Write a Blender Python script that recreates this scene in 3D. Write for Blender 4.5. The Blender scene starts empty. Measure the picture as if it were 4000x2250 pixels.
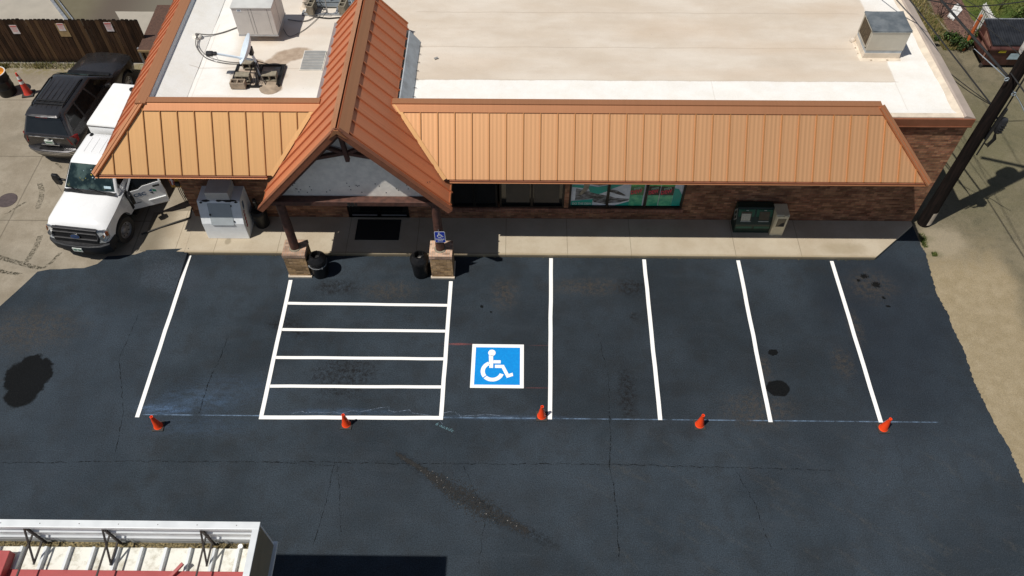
import bpy, bmesh, math, random
from mathutils import Vector, Matrix
random.seed(7)
PI = math.pi
scene = bpy.context.scene
COL = scene.collection

# ------------------------------------------------------------------ node helpers
class NB:
    def __init__(s, name):
        s.mat = bpy.data.materials.new(name); s.mat.use_nodes = True
        s.nt = s.mat.node_tree; s.nt.nodes.clear()
        s.out = s.nt.nodes.new('ShaderNodeOutputMaterial')
        s.b = s.nt.nodes.new('ShaderNodeBsdfPrincipled')
        s.nt.links.new(s.b.outputs[0], s.out.inputs[0])
        s._p = None
    def n(s, t): return s.nt.nodes.new(t)
    def put(s, sock, v):
        if isinstance(v, bpy.types.NodeSocket): s.nt.links.new(v, sock)
        elif isinstance(v, (tuple, list)):
            v = tuple(v)
            if sock.type == 'RGBA' and len(v) == 3: v = v + (1,)
            sock.default_value = v
        else: sock.default_value = v
    def pos(s):
        if s._p is None: s._p = s.n('ShaderNodeNewGeometry')
        return s._p.outputs['Position']
    def nor(s):
        s.pos(); return s._p.outputs['Normal']
    def obj(s): return s.n('ShaderNodeTexCoord').outputs['Object']
    def m(s, op, a, b=0.0, c=0.0):
        n = s.n('ShaderNodeMath'); n.operation = op
        s.put(n.inputs[0], a); s.put(n.inputs[1], b); s.put(n.inputs[2], c); return n.outputs[0]
    def sep(s, v):
        n = s.n('ShaderNodeSeparateXYZ'); s.put(n.inputs[0], v); return n.outputs
    def comb(s, x, y, z=0.0):
        n = s.n('ShaderNodeCombineXYZ'); s.put(n.inputs[0], x); s.put(n.inputs[1], y); s.put(n.inputs[2], z); return n.outputs[0]
    def vmul(s, v, k):
        n = s.n('ShaderNodeVectorMath'); n.operation = 'MULTIPLY'; s.put(n.inputs[0], v); s.put(n.inputs[1], k); return n.outputs[0]
    def vadd(s, v, k):
        n = s.n('ShaderNodeVectorMath'); n.operation = 'ADD'; s.put(n.inputs[0], v); s.put(n.inputs[1], k); return n.outputs[0]
    def noise(s, v, scale, detail=3.0, rough=.55, col=False):
        n = s.n('ShaderNodeTexNoise'); s.put(n.inputs['Vector'], v); n.inputs['Scale'].default_value = scale
        n.inputs['Detail'].default_value = detail; n.inputs['Roughness'].default_value = rough
        return n.outputs['Color' if col else 'Fac']
    def mr(s, v, a, b, c=0.0, d=1.0, smooth=True):
        n = s.n('ShaderNodeMapRange'); n.interpolation_type = 'SMOOTHSTEP' if smooth else 'LINEAR'; n.clamp = True
        s.put(n.inputs[0], v); s.put(n.inputs[1], a); s.put(n.inputs[2], b); s.put(n.inputs[3], c); s.put(n.inputs[4], d); return n.outputs[0]
    def mix(s, f, a, b, mode='MIX'):
        n = s.n('ShaderNodeMix'); n.data_type = 'RGBA'; n.blend_type = mode
        s.put(n.inputs[0], f); s.put(n.inputs[6], a); s.put(n.inputs[7], b); return n.outputs[2]
    def blob(s, c, r, amp=.25, nscale=4.0, soft=.12, ang=0.0):
        """soft irregular ellipse mask in world x,y"""
        x, y, z = s.sep(s.pos())
        dx = s.m('SUBTRACT', x, c[0]); dy = s.m('SUBTRACT', y, c[1])
        ca, sa = math.cos(ang), math.sin(ang)
        u = s.m('ADD', s.m('MULTIPLY', dx, ca/r[0]), s.m('MULTIPLY', dy, sa/r[0]))
        v = s.m('ADD', s.m('MULTIPLY', dx, -sa/r[1]), s.m('MULTIPLY', dy, ca/r[1]))
        d = s.m('SQRT', s.m('ADD', s.m('MULTIPLY', u, u), s.m('MULTIPLY', v, v)))
        d = s.m('ADD', d, s.m('MULTIPLY', s.m('SUBTRACT', s.noise(s.pos(), nscale, 4, .6), .5), amp*2))
        return s.mr(d, 1-soft, 1+soft, 1, 0)
    def bump(s, h, strength=.3, dist=.02):
        n = s.n('ShaderNodeBump'); s.put(n.inputs['Height'], h); n.inputs['Strength'].default_value = strength
        n.inputs['Distance'].default_value = dist; s.nt.links.new(n.outputs[0], s.b.inputs['Normal'])
    def fin(s, col, rough=.6, metal=0.0, spec=None, **k):
        s.put(s.b.inputs['Base Color'], col); s.put(s.b.inputs['Roughness'], rough); s.put(s.b.inputs['Metallic'], metal)
        if spec is not None: s.b.inputs['Specular IOR Level'].default_value = spec
        for kk, v in k.items(): s.put(s.b.inputs[kk], v)
        return s.mat

def scal(c, k): return tuple(min(1, x*k) for x in c[:3])
def simple(name, c, rough=.55, metal=0.0, var=.12, scale=6.0, bump=0.0, spec=None, dirt=0.0, dirtcol=(.12, .1, .08), coat=0.0):
    b = NB(name); v = b.obj()
    f = b.mr(b.noise(v, scale, 4), .3, .7)
    col = b.mix(f, scal(c, 1-var), scal(c, 1+var))
    if dirt > 0: col = b.mix(b.m('MULTIPLY', b.mr(b.noise(b.vadd(v, (3.1, 1.7, 9.2)), scale*.6, 5, .65), .45, .75), dirt), col, dirtcol)
    if bump > 0: b.bump(b.noise(v, scale*6, 3), bump, .01)
    kw = {}
    if coat: kw['Coat Weight'] = coat
    return b.fin(col, b.mr(f, 0, 1, max(0, rough-.06), min(1, rough+.06)), metal, spec, **kw)

M = {}
def mk():
    # --- asphalt
    b = NB('asphalt'); p = b.pos()
    big = b.noise(p, .35, 4, .6); mid = b.noise(b.vadd(p, (7, 3, 0)), 1.6, 5, .65); fine = b.noise(p, 34, 2, .8); sp = b.noise(b.vadd(p, (1, 9, 0)), 85, 1, .5)
    streak = b.noise(b.vmul(p, (.55, 2.2, 1)), 1.1, 4, .6)
    col = b.mix(b.mr(big, .34, .66), (.0195, .0270, .0350), (.0330, .0450, .0585))
    col = b.mix(b.m('MULTIPLY', b.mr(mid, .42, .68), .45), col, (.0205, .0225, .0245))
    col = b.mix(b.m('MULTIPLY', b.mr(streak, .5, .75), .5), col, (.034, .043, .054))
    for c, r, k, tint in (((-11.9, .4), (1.6, 3.4), .3, (.035, .048, .066)), ((3.5, 2.2), (5.5, 2.5), .35, (.0145, .018, .022)), ((-2, -2.2), (5, 1.2), .3, (.034, .044, .056)),
                          ((8.5, -1.5), (3, 2), .3, (.034, .044, .057)), ((-10.8, 4.4), (1.0, .5), .45, (.045, .057, .074)), ((9.3, 3.0), (1.6, 3.0), .6, (.0135, .0185, .027))):
        col = b.mix(b.m('MULTIPLY', b.blob(c, r, .5, .9, .6), k), col, tint)
    spk = b.mr(b.noise(b.vadd(p, (9, 2, 0)), 9, 6, .8), .40, .62)
    xx, yy, zz = b.sep(p); ang = b.comb(b.m('ADD', b.m('MULTIPLY', xx, .62), b.m('MULTIPLY', yy, -.5)), b.m('ADD', b.m('MULTIPLY', xx, 2.0), b.m('MULTIPLY', yy, 2.9)), 0.0)
    sw_ = b.m('MULTIPLY', b.mr(b.noise(ang, .8, 4, .65), .52, .72), b.m('MULTIPLY', b.mr(yy, .2, -.9), b.mr(xx, -2, 2.5)))
    col = b.mix(b.m('MULTIPLY', b.m('MULTIPLY', sw_, spk), .5), col, (.060, .060, .058))
    sw2 = b.mr(b.noise(b.vadd(b.vmul(p, (2.4, .35, 1)), (3, 7, 0)), 1.3, 5, .7), .55, .75)
    col = b.mix(b.m('MULTIPLY', sw2, .28), col, (.016, .019, .022))
    brown = [((5.2, .35), (.8, .45)), ((-1.25, 3.95), (.32, .5)), ((7.7, 1.75), (.25, .4)), ((-14.2, 2.6), (1.2, .6)), ((5.6, 1.55), (.15, .35)), ((9.1, 4.3), (.6, .5)), ((1.1, 4.2), (1.0, .25)), ((-4.5, 4.0), (.7, .3)), ((-14.9, 1.0), (.5, .12)), ((8.3, 2.9), (.18, .5))]
    for c, r in brown: col = b.mix(b.m('MULTIPLY', b.blob(c, r, .55, 3, .7), b.m('MULTIPLY', spk, .55)), col, (.066, .052, .038))
    dark = [((-7.3, 2.85), (.4, .3)), ((-6.8, 2.6), (.25, .2)), ((1.95, .75), (.22, .75)), ((2.35, 4.2), (.5, .3)), ((2.35, 3.2), (.14, .12)), ((-6.0, 4.1), (.6, .25)), ((-5.4, 1.2), (.8, .6))]
    for c, r, a in (((-2.1, -2.05), (1.5, .16), -.55), ((-1.5, -2.35), (.6, .2), -.5), ((-3.4, -1.2), (.5, .1), -.55), ((-.4, -2.95), (.5, .12), -.5)): col = b.mix(b.m('MULTIPLY', b.blob(c, r, .5, 5, .6, a), b.m('MULTIPLY', spk, .85)), col, (.009, .011, .013))
    for c, r in dark: col = b.mix(b.m('MULTIPLY', b.blob(c, r, .5, 4, .5), b.m('MULTIPLY', spk, .9)), col, (.009, .009, .010))
    oil = [((-13.65, 1.12), (.60, .66), .13, 1.7), ((5.85, .97), (.3, .24), .1, 2), ((5.92, 2.06), (.13, .1), .25, 5), ((-1.88, 3.48), (.05, .05), .3, 9), ((-1.62, 3.3), (.035, .03), .3, 9),
           ((9.0, 4.65), (.1, .08), .6, 9), ((9.25, 4.35), (.12, .1), .6, 9), ((9.35, 3.9), (.05, .05), .5, 9), ((9.4, 3.6), (.06, .04), .5, 9), ((8.8, 4.5), (.05, .05), .5, 9)]
    oilm = None
    for c, r, a, ns in oil:
        k = b.blob(c, r, a*2.6, ns*2.2, .07); oilm = k if oilm is None else b.m('MAXIMUM', oilm, k)
    big2 = b.blob((-13.62, .55), (.42, .35), .3, 2.5, .1); oilm = b.m('MAXIMUM', oilm, big2)
    col = b.mix(b.m('MULTIPLY', oilm, .93), col, (.0055, .0058, .006))
    # blue chalk dust beside the first stall line
    for c, r, k in (((-9.9, .2), (.55, .12), .38), ((-9.2, .4), (1.0, .28), .13), ((-8.4, .8), (1.2, .4), .07), ((-5.3, .16), (1.2, .1), .16), ((-1.2, .06), (1.5, .06), .16), ((-9.0, -.25), (1.3, .25), .07)):
        col = b.mix(b.m('MULTIPLY', b.blob(c, r, .5, 3.2, .7), b.m('MULTIPLY', b.mr(b.noise(b.vmul(p, (1, 2.5, 1)), 3.5, 5, .75), .3, .65), k*1.0)), col, (.12, .22, .40))
    for c, r, k in (((-2.45, 2.24), (.33, .03), .3), ((-.35, .92), (.3, .012), .16), ((-.3, 2.22), (.3, .010), .10)):
        col = b.mix(b.m('MULTIPLY', b.blob(c, r, .5, 6, .6), k), col, (.4, .09, .07))
    x, y, z = b.sep(p)
    ly = b.m('ABSOLUTE', b.m('SUBTRACT', y, b.m('ADD', .045, b.m('MULTIPLY', x, -.0005))))
    line = b.m('MULTIPLY', b.mr(ly, .006, .022, 1, 0), b.mr(b.noise(p, 2.2, 5, .7), .36, .62))
    line = b.m('MULTIPLY', line, b.m('MULTIPLY', b.mr(x, -10.4, -10.2, 0, 1), b.mr(x, 9.6, 9.8, 1, 0)))
    col = b.mix(b.m('MULTIPLY', line, .55), col, (.2, .3, .45))
    g = b.m('ADD', b.mr(fine, .28, .72, .1, 1.0, False), b.mr(b.noise(b.vadd(p, (31, 5, 0)), 75, 1, .8), .3, .7, .05, .95, False)); g2 = b.mr(sp, .64, .78, 0, 1)
    col = b.mix(1.0, col, b.comb(g, g, g), 'MULTIPLY')
    col = b.mix(b.m('MULTIPLY', g2, .22), col, (.22, .21, .19))
    pale = b.mr(b.noise(b.vadd(p, (13, 4, 0)), 9, 2, .6), .76, .80, 0, 1)
    col = b.mix(b.m('MULTIPLY', pale, .28), col, (.25, .22, .17))
    b.bump(b.noise(p, 60, 3, .7), .5, .006)
    M['asphalt'] = b.fin(col, b.mr(oilm, 0, 1, .86, .8), 0, None, **{'Specular IOR Level': b.mr(oilm, 0, 1, .16, .04)})

    # --- dirt alley
    b = NB('dirt'); p = b.pos(); x, y, z = b.sep(p)
    n1 = b.noise(p, .6, 5, .65); n2 = b.noise(b.vadd(p, (5, 1, 0)), 2.6, 5, .7); fine = b.noise(p, 42, 3, .75); peb = b.noise(b.vadd(p, (2, 8, 0)), 95, 1, .5)
    col = b.mix(b.mr(n1, .3, .7), (.125, .108, .068), (.185, .158, .104))
    col = b.mix(b.m('MULTIPLY', b.mr(n2, .45, .7), .6), col, (.09, .083, .055))
    sand = b.mr(b.m('ADD', b.m('ADD', x, b.m('MULTIPLY', y, -.06)), b.m('MULTIPLY', b.m('SUBTRACT', n1, .5), 1.6)), 12.5, 13.2, 1, 0)
    sand = b.m('MULTIPLY', sand, b.mr(b.m('ADD', y, b.m('MULTIPLY', b.m('SUBTRACT', n2, .5), 1.5)), 4.6, 6.6, 1, 0))
    sand = b.m('MULTIPLY', sand, b.mr(x, 5, 6, 0, 1))
    scol = b.mix(b.mr(n2, .35, .7), (.285, .228, .138), (.35, .285, .185)); col = b.mix(b.m('MULTIPLY', sand, .9), col, scol)
    col = b.mix(b.m('MULTIPLY', b.blob((11.6, 6.0), (.7, .6), .4, 3, .5), .7), col, (.33, .28, .2))
    for c, r in (((11.15, 6.1), (.3, .12)), ((11.3, 5.5), (.2, .12)), ((12.8, 11.5), (1.5, 1.1)), ((13.5, 9), (1.3, 2.2)), ((15.5, 11), (2, 2))):
        col = b.mix(b.m('MULTIPLY', b.blob(c, r, .6, 2.5, .6), .35), col, (.10, .10, .045))
    g = b.mr(fine, .25, .75, .7, 1.35, False); col = b.mix(1.0, col, b.comb(g, g, g), 'MULTIPLY')
    col = b.mix(b.m('MULTIPLY', b.mr(peb, .58, .7), .5), col, (.38, .35, .29))
    b.bump(b.noise(p, 40, 4, .75), .8, .02)
    M['dirt'] = b.fin(col, .95, 0, .2)

    # --- concrete yard
    b = NB('yard_concrete'); p = b.pos(); x, y, z = b.sep(p)
    n1 = b.noise(p, .7, 5, .65); n2 = b.noise(b.vadd(p, (3, 3, 0)), 3.2, 5, .7); fine = b.noise(p, 45, 3, .7)
    col = b.mix(b.mr(n1, .3, .7), (.235, .20, .15), (.325, .285, .225)); col = b.mix(b.m('MULTIPLY', b.mr(n2, .45, .75), .45), col, (.19, .16, .115))
    w = b.m('MULTIPLY', b.m('SUBTRACT', n2, .5), .05)
    for c0, ax in ((-16.3, x), (-12.2, x), (6.55, y), (9.3, y), (12.05, y)):
        d = b.m('ABSOLUTE', b.m('ADD', b.m('SUBTRACT', ax, c0), w)); col = b.mix(b.mr(d, .008, .028, .55, 0), col, (.09, .075, .055))
    for c, r, a, k in (((-16.4, 6.7), (.5, .12), .8, .25), ((-17.3, 10.2), (.5, .15), .3, .25), ((-13.0, 5.5), (.8, .25), .1, .2), ((-16.9, 11.0), (.8, .3), .1, .2), ((-15.2, 5.0), (1.2, .35), -.3, .25)):
        col = b.mix(b.m('MULTIPLY', b.blob(c, r, .5, 2.5, .6, a), k), col, (.10, .088, .062))
    g = b.mr(fine, .25, .75, .85, 1.17, False); col = b.mix(1.0, col, b.comb(g, g, g), 'MULTIPLY')
    col = b.mix(b.m('MULTIPLY', b.mr(y, 13.2, 13.7), b.mr(b.noise(p, 5, 4, .7), .4, .6)), col, (.2, .17, .09))
    b.bump(fine, .25, .005)
    M['yard'] = b.fin(col, .9, 0, .25)

    # --- sidewalk
    b = NB('sidewalk_concrete'); p = b.pos(); x, y, z = b.sep(p)
    n1 = b.noise(p, 1.1, 5, .65); n2 = b.noise(b.vadd(p, (3, 3, 0)), 5, 5, .7); fine = b.noise(p, 50, 3, .7)
    col = b.mix(b.mr(n1, .3, .7), (.41, .345, .255), (.48, .42, .325)); col = b.mix(b.m('MULTIPLY', b.mr(n2, .55, .8), .4), col, (.27, .225, .16))
    for c0 in (-10.9, -9.75, -7.9, -5.9, -3.85, -1.25, .55, 2.4, 5.42, 7.32):
        d = b.m('ABSOLUTE', b.m('ADD', b.m('SUBTRACT', x, c0), b.m('MULTIPLY', b.m('SUBTRACT', n2, .5), .02))); col = b.mix(b.mr(d, .005, .014, .55, 0), col, (.13, .105, .075))
    col = b.mix(b.m('MULTIPLY', b.mr(b.m('ADD', y, b.m('MULTIPLY', n2, .1)), 5.3, 5.4, 1, 0), .55), col, (.26, .2, .11))
    col = b.mix(b.m('MULTIPLY', b.blob((-9.42, 5.68), (.09, .13), .3, 7, .3), .5), col, (.16, .13, .08))
    col = b.mix(b.m('MULTIPLY', b.blob((8.6, 5.55), (.6, .2), .5, 4, .5), .35), col, (.24, .19, .11))
    g = b.mr(fine, .25, .75, .88, 1.14, False); col = b.mix(1.0, col, b.comb(g, g, g), 'MULTIPLY')
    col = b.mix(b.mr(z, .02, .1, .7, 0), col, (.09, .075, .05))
    b.bump(fine, .2, .005)
    M['sidewalk'] = b.fin(col, .9, 0, .25)

    # --- brick (u along the wall, v up; picks axis from the normal)
    def brick(name, c1, c2, mortar, top=False, vertical=False, dirt=(.05, .03, .025)):
        b = NB(name); p = b.pos(); x, y, z = b.sep(p); nx, ny, nz = b.sep(b.nor())
        isx = b.m('GREATER_THAN', b.m('ABSOLUTE', nx), .5); isz = b.m('GREATER_THAN', b.m('ABSOLUTE', nz), .5)
        u = b.m('ADD', b.m('MULTIPLY', x, b.m('SUBTRACT', 1, isx)), b.m('MULTIPLY', y, isx))
        v = b.m('ADD', b.m('MULTIPLY', z, b.m('SUBTRACT', 1, isz)), b.m('MULTIPLY', y, isz))
        t = b.n('ShaderNodeTexBrick'); b.put(t.inputs['Vector'], b.comb(v, u) if vertical else b.comb(u, v))
        t.inputs['Scale'].default_value = 1; t.inputs['Brick Width'].default_value = .205; t.inputs['Row Height'].default_value = .0675
        t.inputs['Mortar Size'].default_value = .006; t.inputs['Mortar Smooth'].default_value = .3; t.inputs['Bias'].default_value = -.1
        t.inputs['Color1'].default_value = (*c1, 1); t.inputs['Color2'].default_value = (*c2, 1); t.inputs['Mortar'].default_value = (*mortar, 1)
        vo = b.n('ShaderNodeTexWhiteNoise'); vo.noise_dimensions = '2D'
        row = b.m('FLOOR', b.m('DIVIDE', v, .0675)); off = b.m('MULTIPLY', b.m('MODULO', row, 2), .1025)
        b.put(vo.inputs['Vector'], b.comb(b.m('FLOOR', b.m('DIVIDE', b.m('ADD', u, off), .205)), row))
        g = b.mr(vo.outputs['Value'], 0, 1, .62, 1.38, False)
        big = b.mr(b.noise(p, 1.3, 4, .6), .3, .7, .8, 1.2); g = b.m('MULTIPLY', g, big)
        col = b.mix(1.0, t.outputs['Color'], b.comb(g, g, g), 'MULTIPLY')
        col = b.mix(b.m('MULTIPLY', b.mr(b.noise(p, 2.4, 5, .7), .5, .75), .45), col, dirt)
        b.bump(b.m('SUBTRACT', 1, t.outputs['Fac']), .6, .008)
        return b.fin(col, .9, 0, .2)
    M['brick'] = brick('wall_brick', (.235, .098, .056), (.34, .178, .095), (.18, .13, .095))
    M['brick_v'] = brick('soldier_brick', (.2, .085, .06), (.26, .13, .085), (.16, .12, .09), vertical=True)
    M['pbrick'] = brick('pillar_brick', (.40, .255, .125), (.46, .31, .18), (.20, .14, .09), dirt=(.2, .11, .07))
    M['pbrick_top'] = brick('pillar_cap_brick', (.47, .29, .2), (.52, .36, .26), (.42, .36, .3), vertical=True, dirt=(.4, .27, .2))

    # --- copper roof panels
    def copper(name, c, stripes, metal=.62, rough=.42, axis='x', rib=.0):
        b = NB(name); p = b.pos(); x, y, z = b.sep(p)
        a = x if axis == 'x' else y
        st = b.noise(b.comb(b.m('MULTIPLY', a, 30), b.m('MULTIPLY', z, .15), 0), 1.0, 2, .5)
        pan = b.n('ShaderNodeTexWhiteNoise'); pan.noise_dimensions = '1D'; b.put(pan.inputs['W'], b.m('FLOOR', b.m('DIVIDE', a, .44)))
        f = b.m('ADD', b.m('MULTIPLY', b.mr(st, .3, .7), .7), b.m('MULTIPLY', pan.outputs['Value'], .3))
        if rib:
            s = b.mr(b.m('SINE', b.m('MULTIPLY', a, 2*PI/.11)), -1, 1)
            f = b.m('ADD', b.m('MULTIPLY', f, 1-rib), b.m('MULTIPLY', s, rib))
        col = b.mix(f, scal(c, 1-stripes), scal(c, 1+stripes))
        col = b.mix(b.m('MULTIPLY', b.mr(b.noise(b.vmul(p, (1, 1, .4)), 1.1, 3, .5), .45, .75), .08), col, scal(c, .8))
        return b.fin(col, rough, metal, .5)
    M['copper_r'] = copper('copper_panel_right', (.75, .405, .198), .13, rib=.6, rough=.45)
    M['copper_l'] = copper('copper_panel_left', (.72, .41, .178), .05, rough=.43)
    M['copper_g'] = copper('copper_panel_gable', (.58, .215, .105), .06, axis='y', metal=.3, rough=.5)
    M['copper_t'] = copper('copper_trim', (.60, .275, .135), .04, rough=.42)
    M['copper_seam'] = copper('copper_seam', (.38, .18, .06), .05, rough=.5, metal=.35)
    M['copper_seam_r'] = copper('copper_seam_right', (.50, .235, .085), .05, rough=.5, metal=.4)
    M['copper_seam_g'] = copper('copper_seam_gable', (.52, .175, .078), .05, axis='y', rough=.5, metal=.3)
    M['copper_dark'] = simple('copper_fascia', (.25, .095, .05), .5, .2, .1, 5)
    M['soffit'] = simple('brown_soffit', (.16, .10, .07), .7)

    # --- membrane roof
    b = NB('roof_membrane'); p = b.pos(); x, y, z = b.sep(p)
    n1 = b.noise(b.vmul(p, (.5, 1, 1)), .8, 5, .62); n2 = b.noise(b.vadd(p, (2, 5, 0)), 2.2, 5, .7); fine = b.noise(p, 30, 3, .6)
    white = b.mix(b.mr(n2, .3, .75), (.82, .81, .785), (.77, .745, .695))
    beige = b.mix(b.mr(n1, .3, .7), (.565, .485, .395), (.66, .595, .515))
    beige = b.mix(b.m('MULTIPLY', b.mr(b.noise(b.vmul(p, (.25, 2.5, 1)), 1.2, 4), .45, .7), .22), beige, (.53, .44, .35))
    wob = b.m('MULTIPLY', b.m('SUBTRACT', n2, .5), .09)
    fy = b.mr(b.m('ADD', y, wob), 8.09, 8.14); fx = b.mr(b.m('ADD', x, b.m('MULTIPLY', wob, 2)), 9.22, 9.30, 1, 0); fl = b.mr(b.m('ADD', x, b.m('MULTIPLY', b.m('SUBTRACT', n1, .5), 1.6)), -9.2, -8.6)
    rightpart = b.mr(x, -5.2, -5.0)
    kR = b.m('MULTIPLY', b.m('MULTIPLY', fy, fx), rightpart)
    kL = b.m('MULTIPLY', b.m('MULTIPLY', b.mr(b.m('ADD', y, wob), 7.3, 8.0, .15, .75), fl), b.m('SUBTRACT', 1, rightpart))
    col = b.mix(b.m('MAXIMUM', kR, kL), white, beige)
    for c0, ax, lo, hi in ((8.12, y, -4, 9.3), (9.55, y, -4, 8.4), (11.2, y, -4, 9), (8.55, y, -10, -6.2)):
        d = b.m('ABSOLUTE', b.m('ADD', b.m('SUBTRACT', ax, c0), b.m('MULTIPLY', b.m('SUBTRACT', n2, .5), .06)))
        k = b.m('MULTIPLY', b.mr(d, .008, .03, .45, 0), b.m('MULTIPLY', b.mr(x, lo, lo+.1), b.mr(x, hi, hi+.1, 1, 0)))
        col = b.mix(k, col, (.42, .35, .28))
    for c0, lo, hi in ((9.26, 6.9, 9.0), (4.3, 6.9, 8.1), (-9.6, 6.9, 10.5)):
        d = b.m('ABSOLUTE', b.m('ADD', b.m('SUBTRACT', x, c0), b.m('MULTIPLY', b.m('SUBTRACT', n2, .5), .05)))
        col = b.mix(b.m('MULTIPLY', b.mr(d, .006, .022, .3, 0), b.m('MULTIPLY', b.mr(y, lo, lo+.1), b.mr(y, hi, hi+.1, 1, 0))), col, (.5, .44, .37))
    mud = [((-7.25, 9.15), (.55, .28), .35, .9, .35), ((-7.6, 8.85), (.45, .24), .3, .85, .5), ((-8.3, 8.75), (.38, .2), .35, .9, 0), ((-8.0, 8.25), (.72, .42), .25, .8, 0), ((-7.55, 7.72), (.3, .2), .4, .9, 0), ((-8.4, 7.95), (.3, .2), .4, .9, 0)]
    mm = None
    for c, r, a, k, an in mud:
        q = b.m('MULTIPLY', b.blob(c, r, a*.6, 3.2, .16, an), k); mm = q if mm is None else b.m('MAXIMUM', mm, q)
    mud_c = b.mix(b.mr(b.noise(p, 7, 4), .3, .7), (.30, .22, .155), (.40, .31, .23)); col = b.mix(mm, col, mud_c)
    for c, r, k in (((-8.1, 9.9), (.5, .25), .5), ((9.1, 9.1), (.9, .12), .35), ((-7.0, 10.2), (1, .2), .25), ((6.5, 9.6), (2.2, .3), .3), ((3.8, 10.4), (1.6, .5), .3), ((-2, 8.9), (1.2, .3), .2), ((6.0, 8.4), (3, .25), .25), ((8.6, 11.4), (1.2, .4), .3), ((-9.0, 7.35), (.5, .08), .3)):
        col = b.mix(b.m('MULTIPLY', b.blob(c, r, .6, 2, .7), k), col, (.55, .42, .30))
    fl2 = b.mr(b.noise(b.vadd(p, (4, 4, 4)), 16, 1), .80, .83); col = b.mix(b.m('MULTIPLY', fl2, .6), col, (.25, .22, .18))
    g = b.mr(fine, .25, .75, .95, 1.04, False); col = b.mix(1.0, col, b.comb(g, g, g), 'MULTIPLY')
    b.bump(b.noise(b.vmul(p, (1, 2, 1)), 1.5, 4), .25, .04)
    M['membrane'] = b.fin(col, .6, 0, .35)

    # --- generic
    M['paint_white'] = None
    b = NB('road_paint_white'); p = b.pos()
    k = b.mr(b.noise(p, 22, 4, .7), .60, .74, 0, .35); M['paint_white'] = b.fin(b.mix(k, (.90, .90, .88), (.5, .5, .5)), .6, 0, .3)
    b = NB('road_paint_blue'); p = b.pos()
    M['paint_blue'] = b.fin(b.mix(b.mr(b.noise(p, 14, 4, .7), .4, .7), (.0, .235, .66), (.0, .28, .74)), .55, 0, .3)
    def chalk(name, c, lo, hi):
        b = NB(name); t = b.n('ShaderNodeBsdfTransparent'); mx = b.n('ShaderNodeMixShader')
        b.put(mx.inputs[0], b.mr(b.noise(b.pos(), 14, 4, .7), lo, hi)); b.nt.links.new(t.outputs[0], mx.inputs[1]); b.nt.links.new(b.b.outputs[0], mx.inputs[2]); b.nt.links.new(mx.outputs[0], b.out.inputs[0])
        return b.fin(c, .9, 0, .1)
    M['chalk'] = chalk('chalk_blue', (.2, .25, .33), .35, .75)
    M['chalk2'] = chalk('chalk_teal', (.2, .36, .42), .35, .75)
    M['crack'] = chalk('crack_dark', (.008, .009, .010), .40, .62)
    M['orange'] = simple('cone_orange', (1.0, .075, .012), .45, 0, .02, 3)
    M['orange_old'] = simple('cone_red_faded', (.60, .05, .03), .5, 0, .1, 5, dirt=.2)
    M['rubber'] = simple('black_rubber', (.034, .031, .028), .75, 0, .2, 8)
    M['black_pl'] = simple('black_plastic', (.010, .010, .011), .42, 0, .2, 6, spec=.3)
    M['black_matte'] = simple('black_matte', (.012, .012, .012), .8, 0, .2, 6)
    M['reflective'] = simple('white_collar', (.75, .74, .72), .45, 0, .06, 8)
    M['white_pt'] = simple('white_car_paint', (.82, .83, .84), .25, 0, .015, 2, spec=.5, coat=.6)
    M['white_box'] = simple('white_panel_paint', (.84, .85, .85), .4, 0, .02, 3, dirt=.05)
    M['suv_pt'] = simple('grey_car_paint', (.055, .053, .055), .30, .6, .05, 3, coat=.5)
    M['glass_dark'] = simple('tinted_glass', (.006, .007, .008), .06, 0, .2, 3, spec=.6)
    b = NB('windshield_glass'); v = b.obj()
    c = b.mix(b.mr(b.noise(v, 2.2, 4), .42, .62), (.008, .018, .02), (.06, .095, .09)); c = b.mix(b.mr(b.noise(b.vadd(v, (5, 2, 1)), 7, 3, .7), .62, .72), c, (.11, .12, .07))
    M['windshield'] = b.fin(c, .08, 0, .45)
    M['chrome'] = simple('chrome', (.62, .62, .62), .18, 1.0, .05, 4)
    M['steel'] = simple('galvanised_steel', (.45, .47, .49), .42, .7, .12, 8, dirt=.15)
    M['steel_dark'] = simple('dark_steel', (.045, .04, .038), .6, .3, .2, 8, dirt=.3, dirtcol=(.1, .05, .03))
    M['grille_black'] = simple('grille_black', (.008, .008, .009), .5, 0, .2, 6, spec=.3); M['grille_grey'] = simple('grille_grey', (.045, .045, .048), .4, .4, .1, 6); M['bumper_black'] = simple('bumper_black', (.016, .018, .022), .6, 0, .15, 5, spec=.3)
    M['rim_grey'] = simple('rim_grey', (.24, .24, .25), .45, .4, .15, 10)
    M['tyre_mark'] = chalk('tyre_mark', (.085, .078, .055), .36, .78)
    M['headlamp'] = simple('headlamp_lens', (.42, .43, .42), .12, .3, .3, 10)
    M['amber'] = simple('amber_lens', (.42, .12, .03), .2, 0, .1, 6)
    M['tail'] = simple('tail_lamp_red', (.20, .012, .012), .15, 0, .2, 6)
    M['plate'] = simple('plate_white', (.62, .66, .62), .45, 0, .08, 30)
    M['plate_ink'] = simple('plate_ink', (.10, .22, .14), .5)
    M['ford_blue'] = simple('emblem_blue', (.03, .06, .16), .25, .3)
    M['ink_blue'] = simple('ink_blue', (.02, .12, .30), .4); M['ink_green'] = simple('ink_green', (.02, .25, .16), .4); M['ink_navy'] = simple('ink_navy', (.015, .07, .17), .4); M['ink_dark'] = simple('ink_dark', (.02, .03, .045), .4)
    M['grey_panel'] = simple('grey_enamel', (.40, .42, .43), .5, 0, .06, 5, dirt=.15)
    M['ice_white'] = simple('ice_box_enamel', (.84, .87, .89), .5, 0, .04, 3, dirt=.12)
    M['ice_door'] = simple('ice_box_door', (.42, .46, .48), .5, 0, .05, 4)
    M['rust'] = simple('peeled_patch', (.035, .03, .026), .85, 0, .4, 14)
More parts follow.
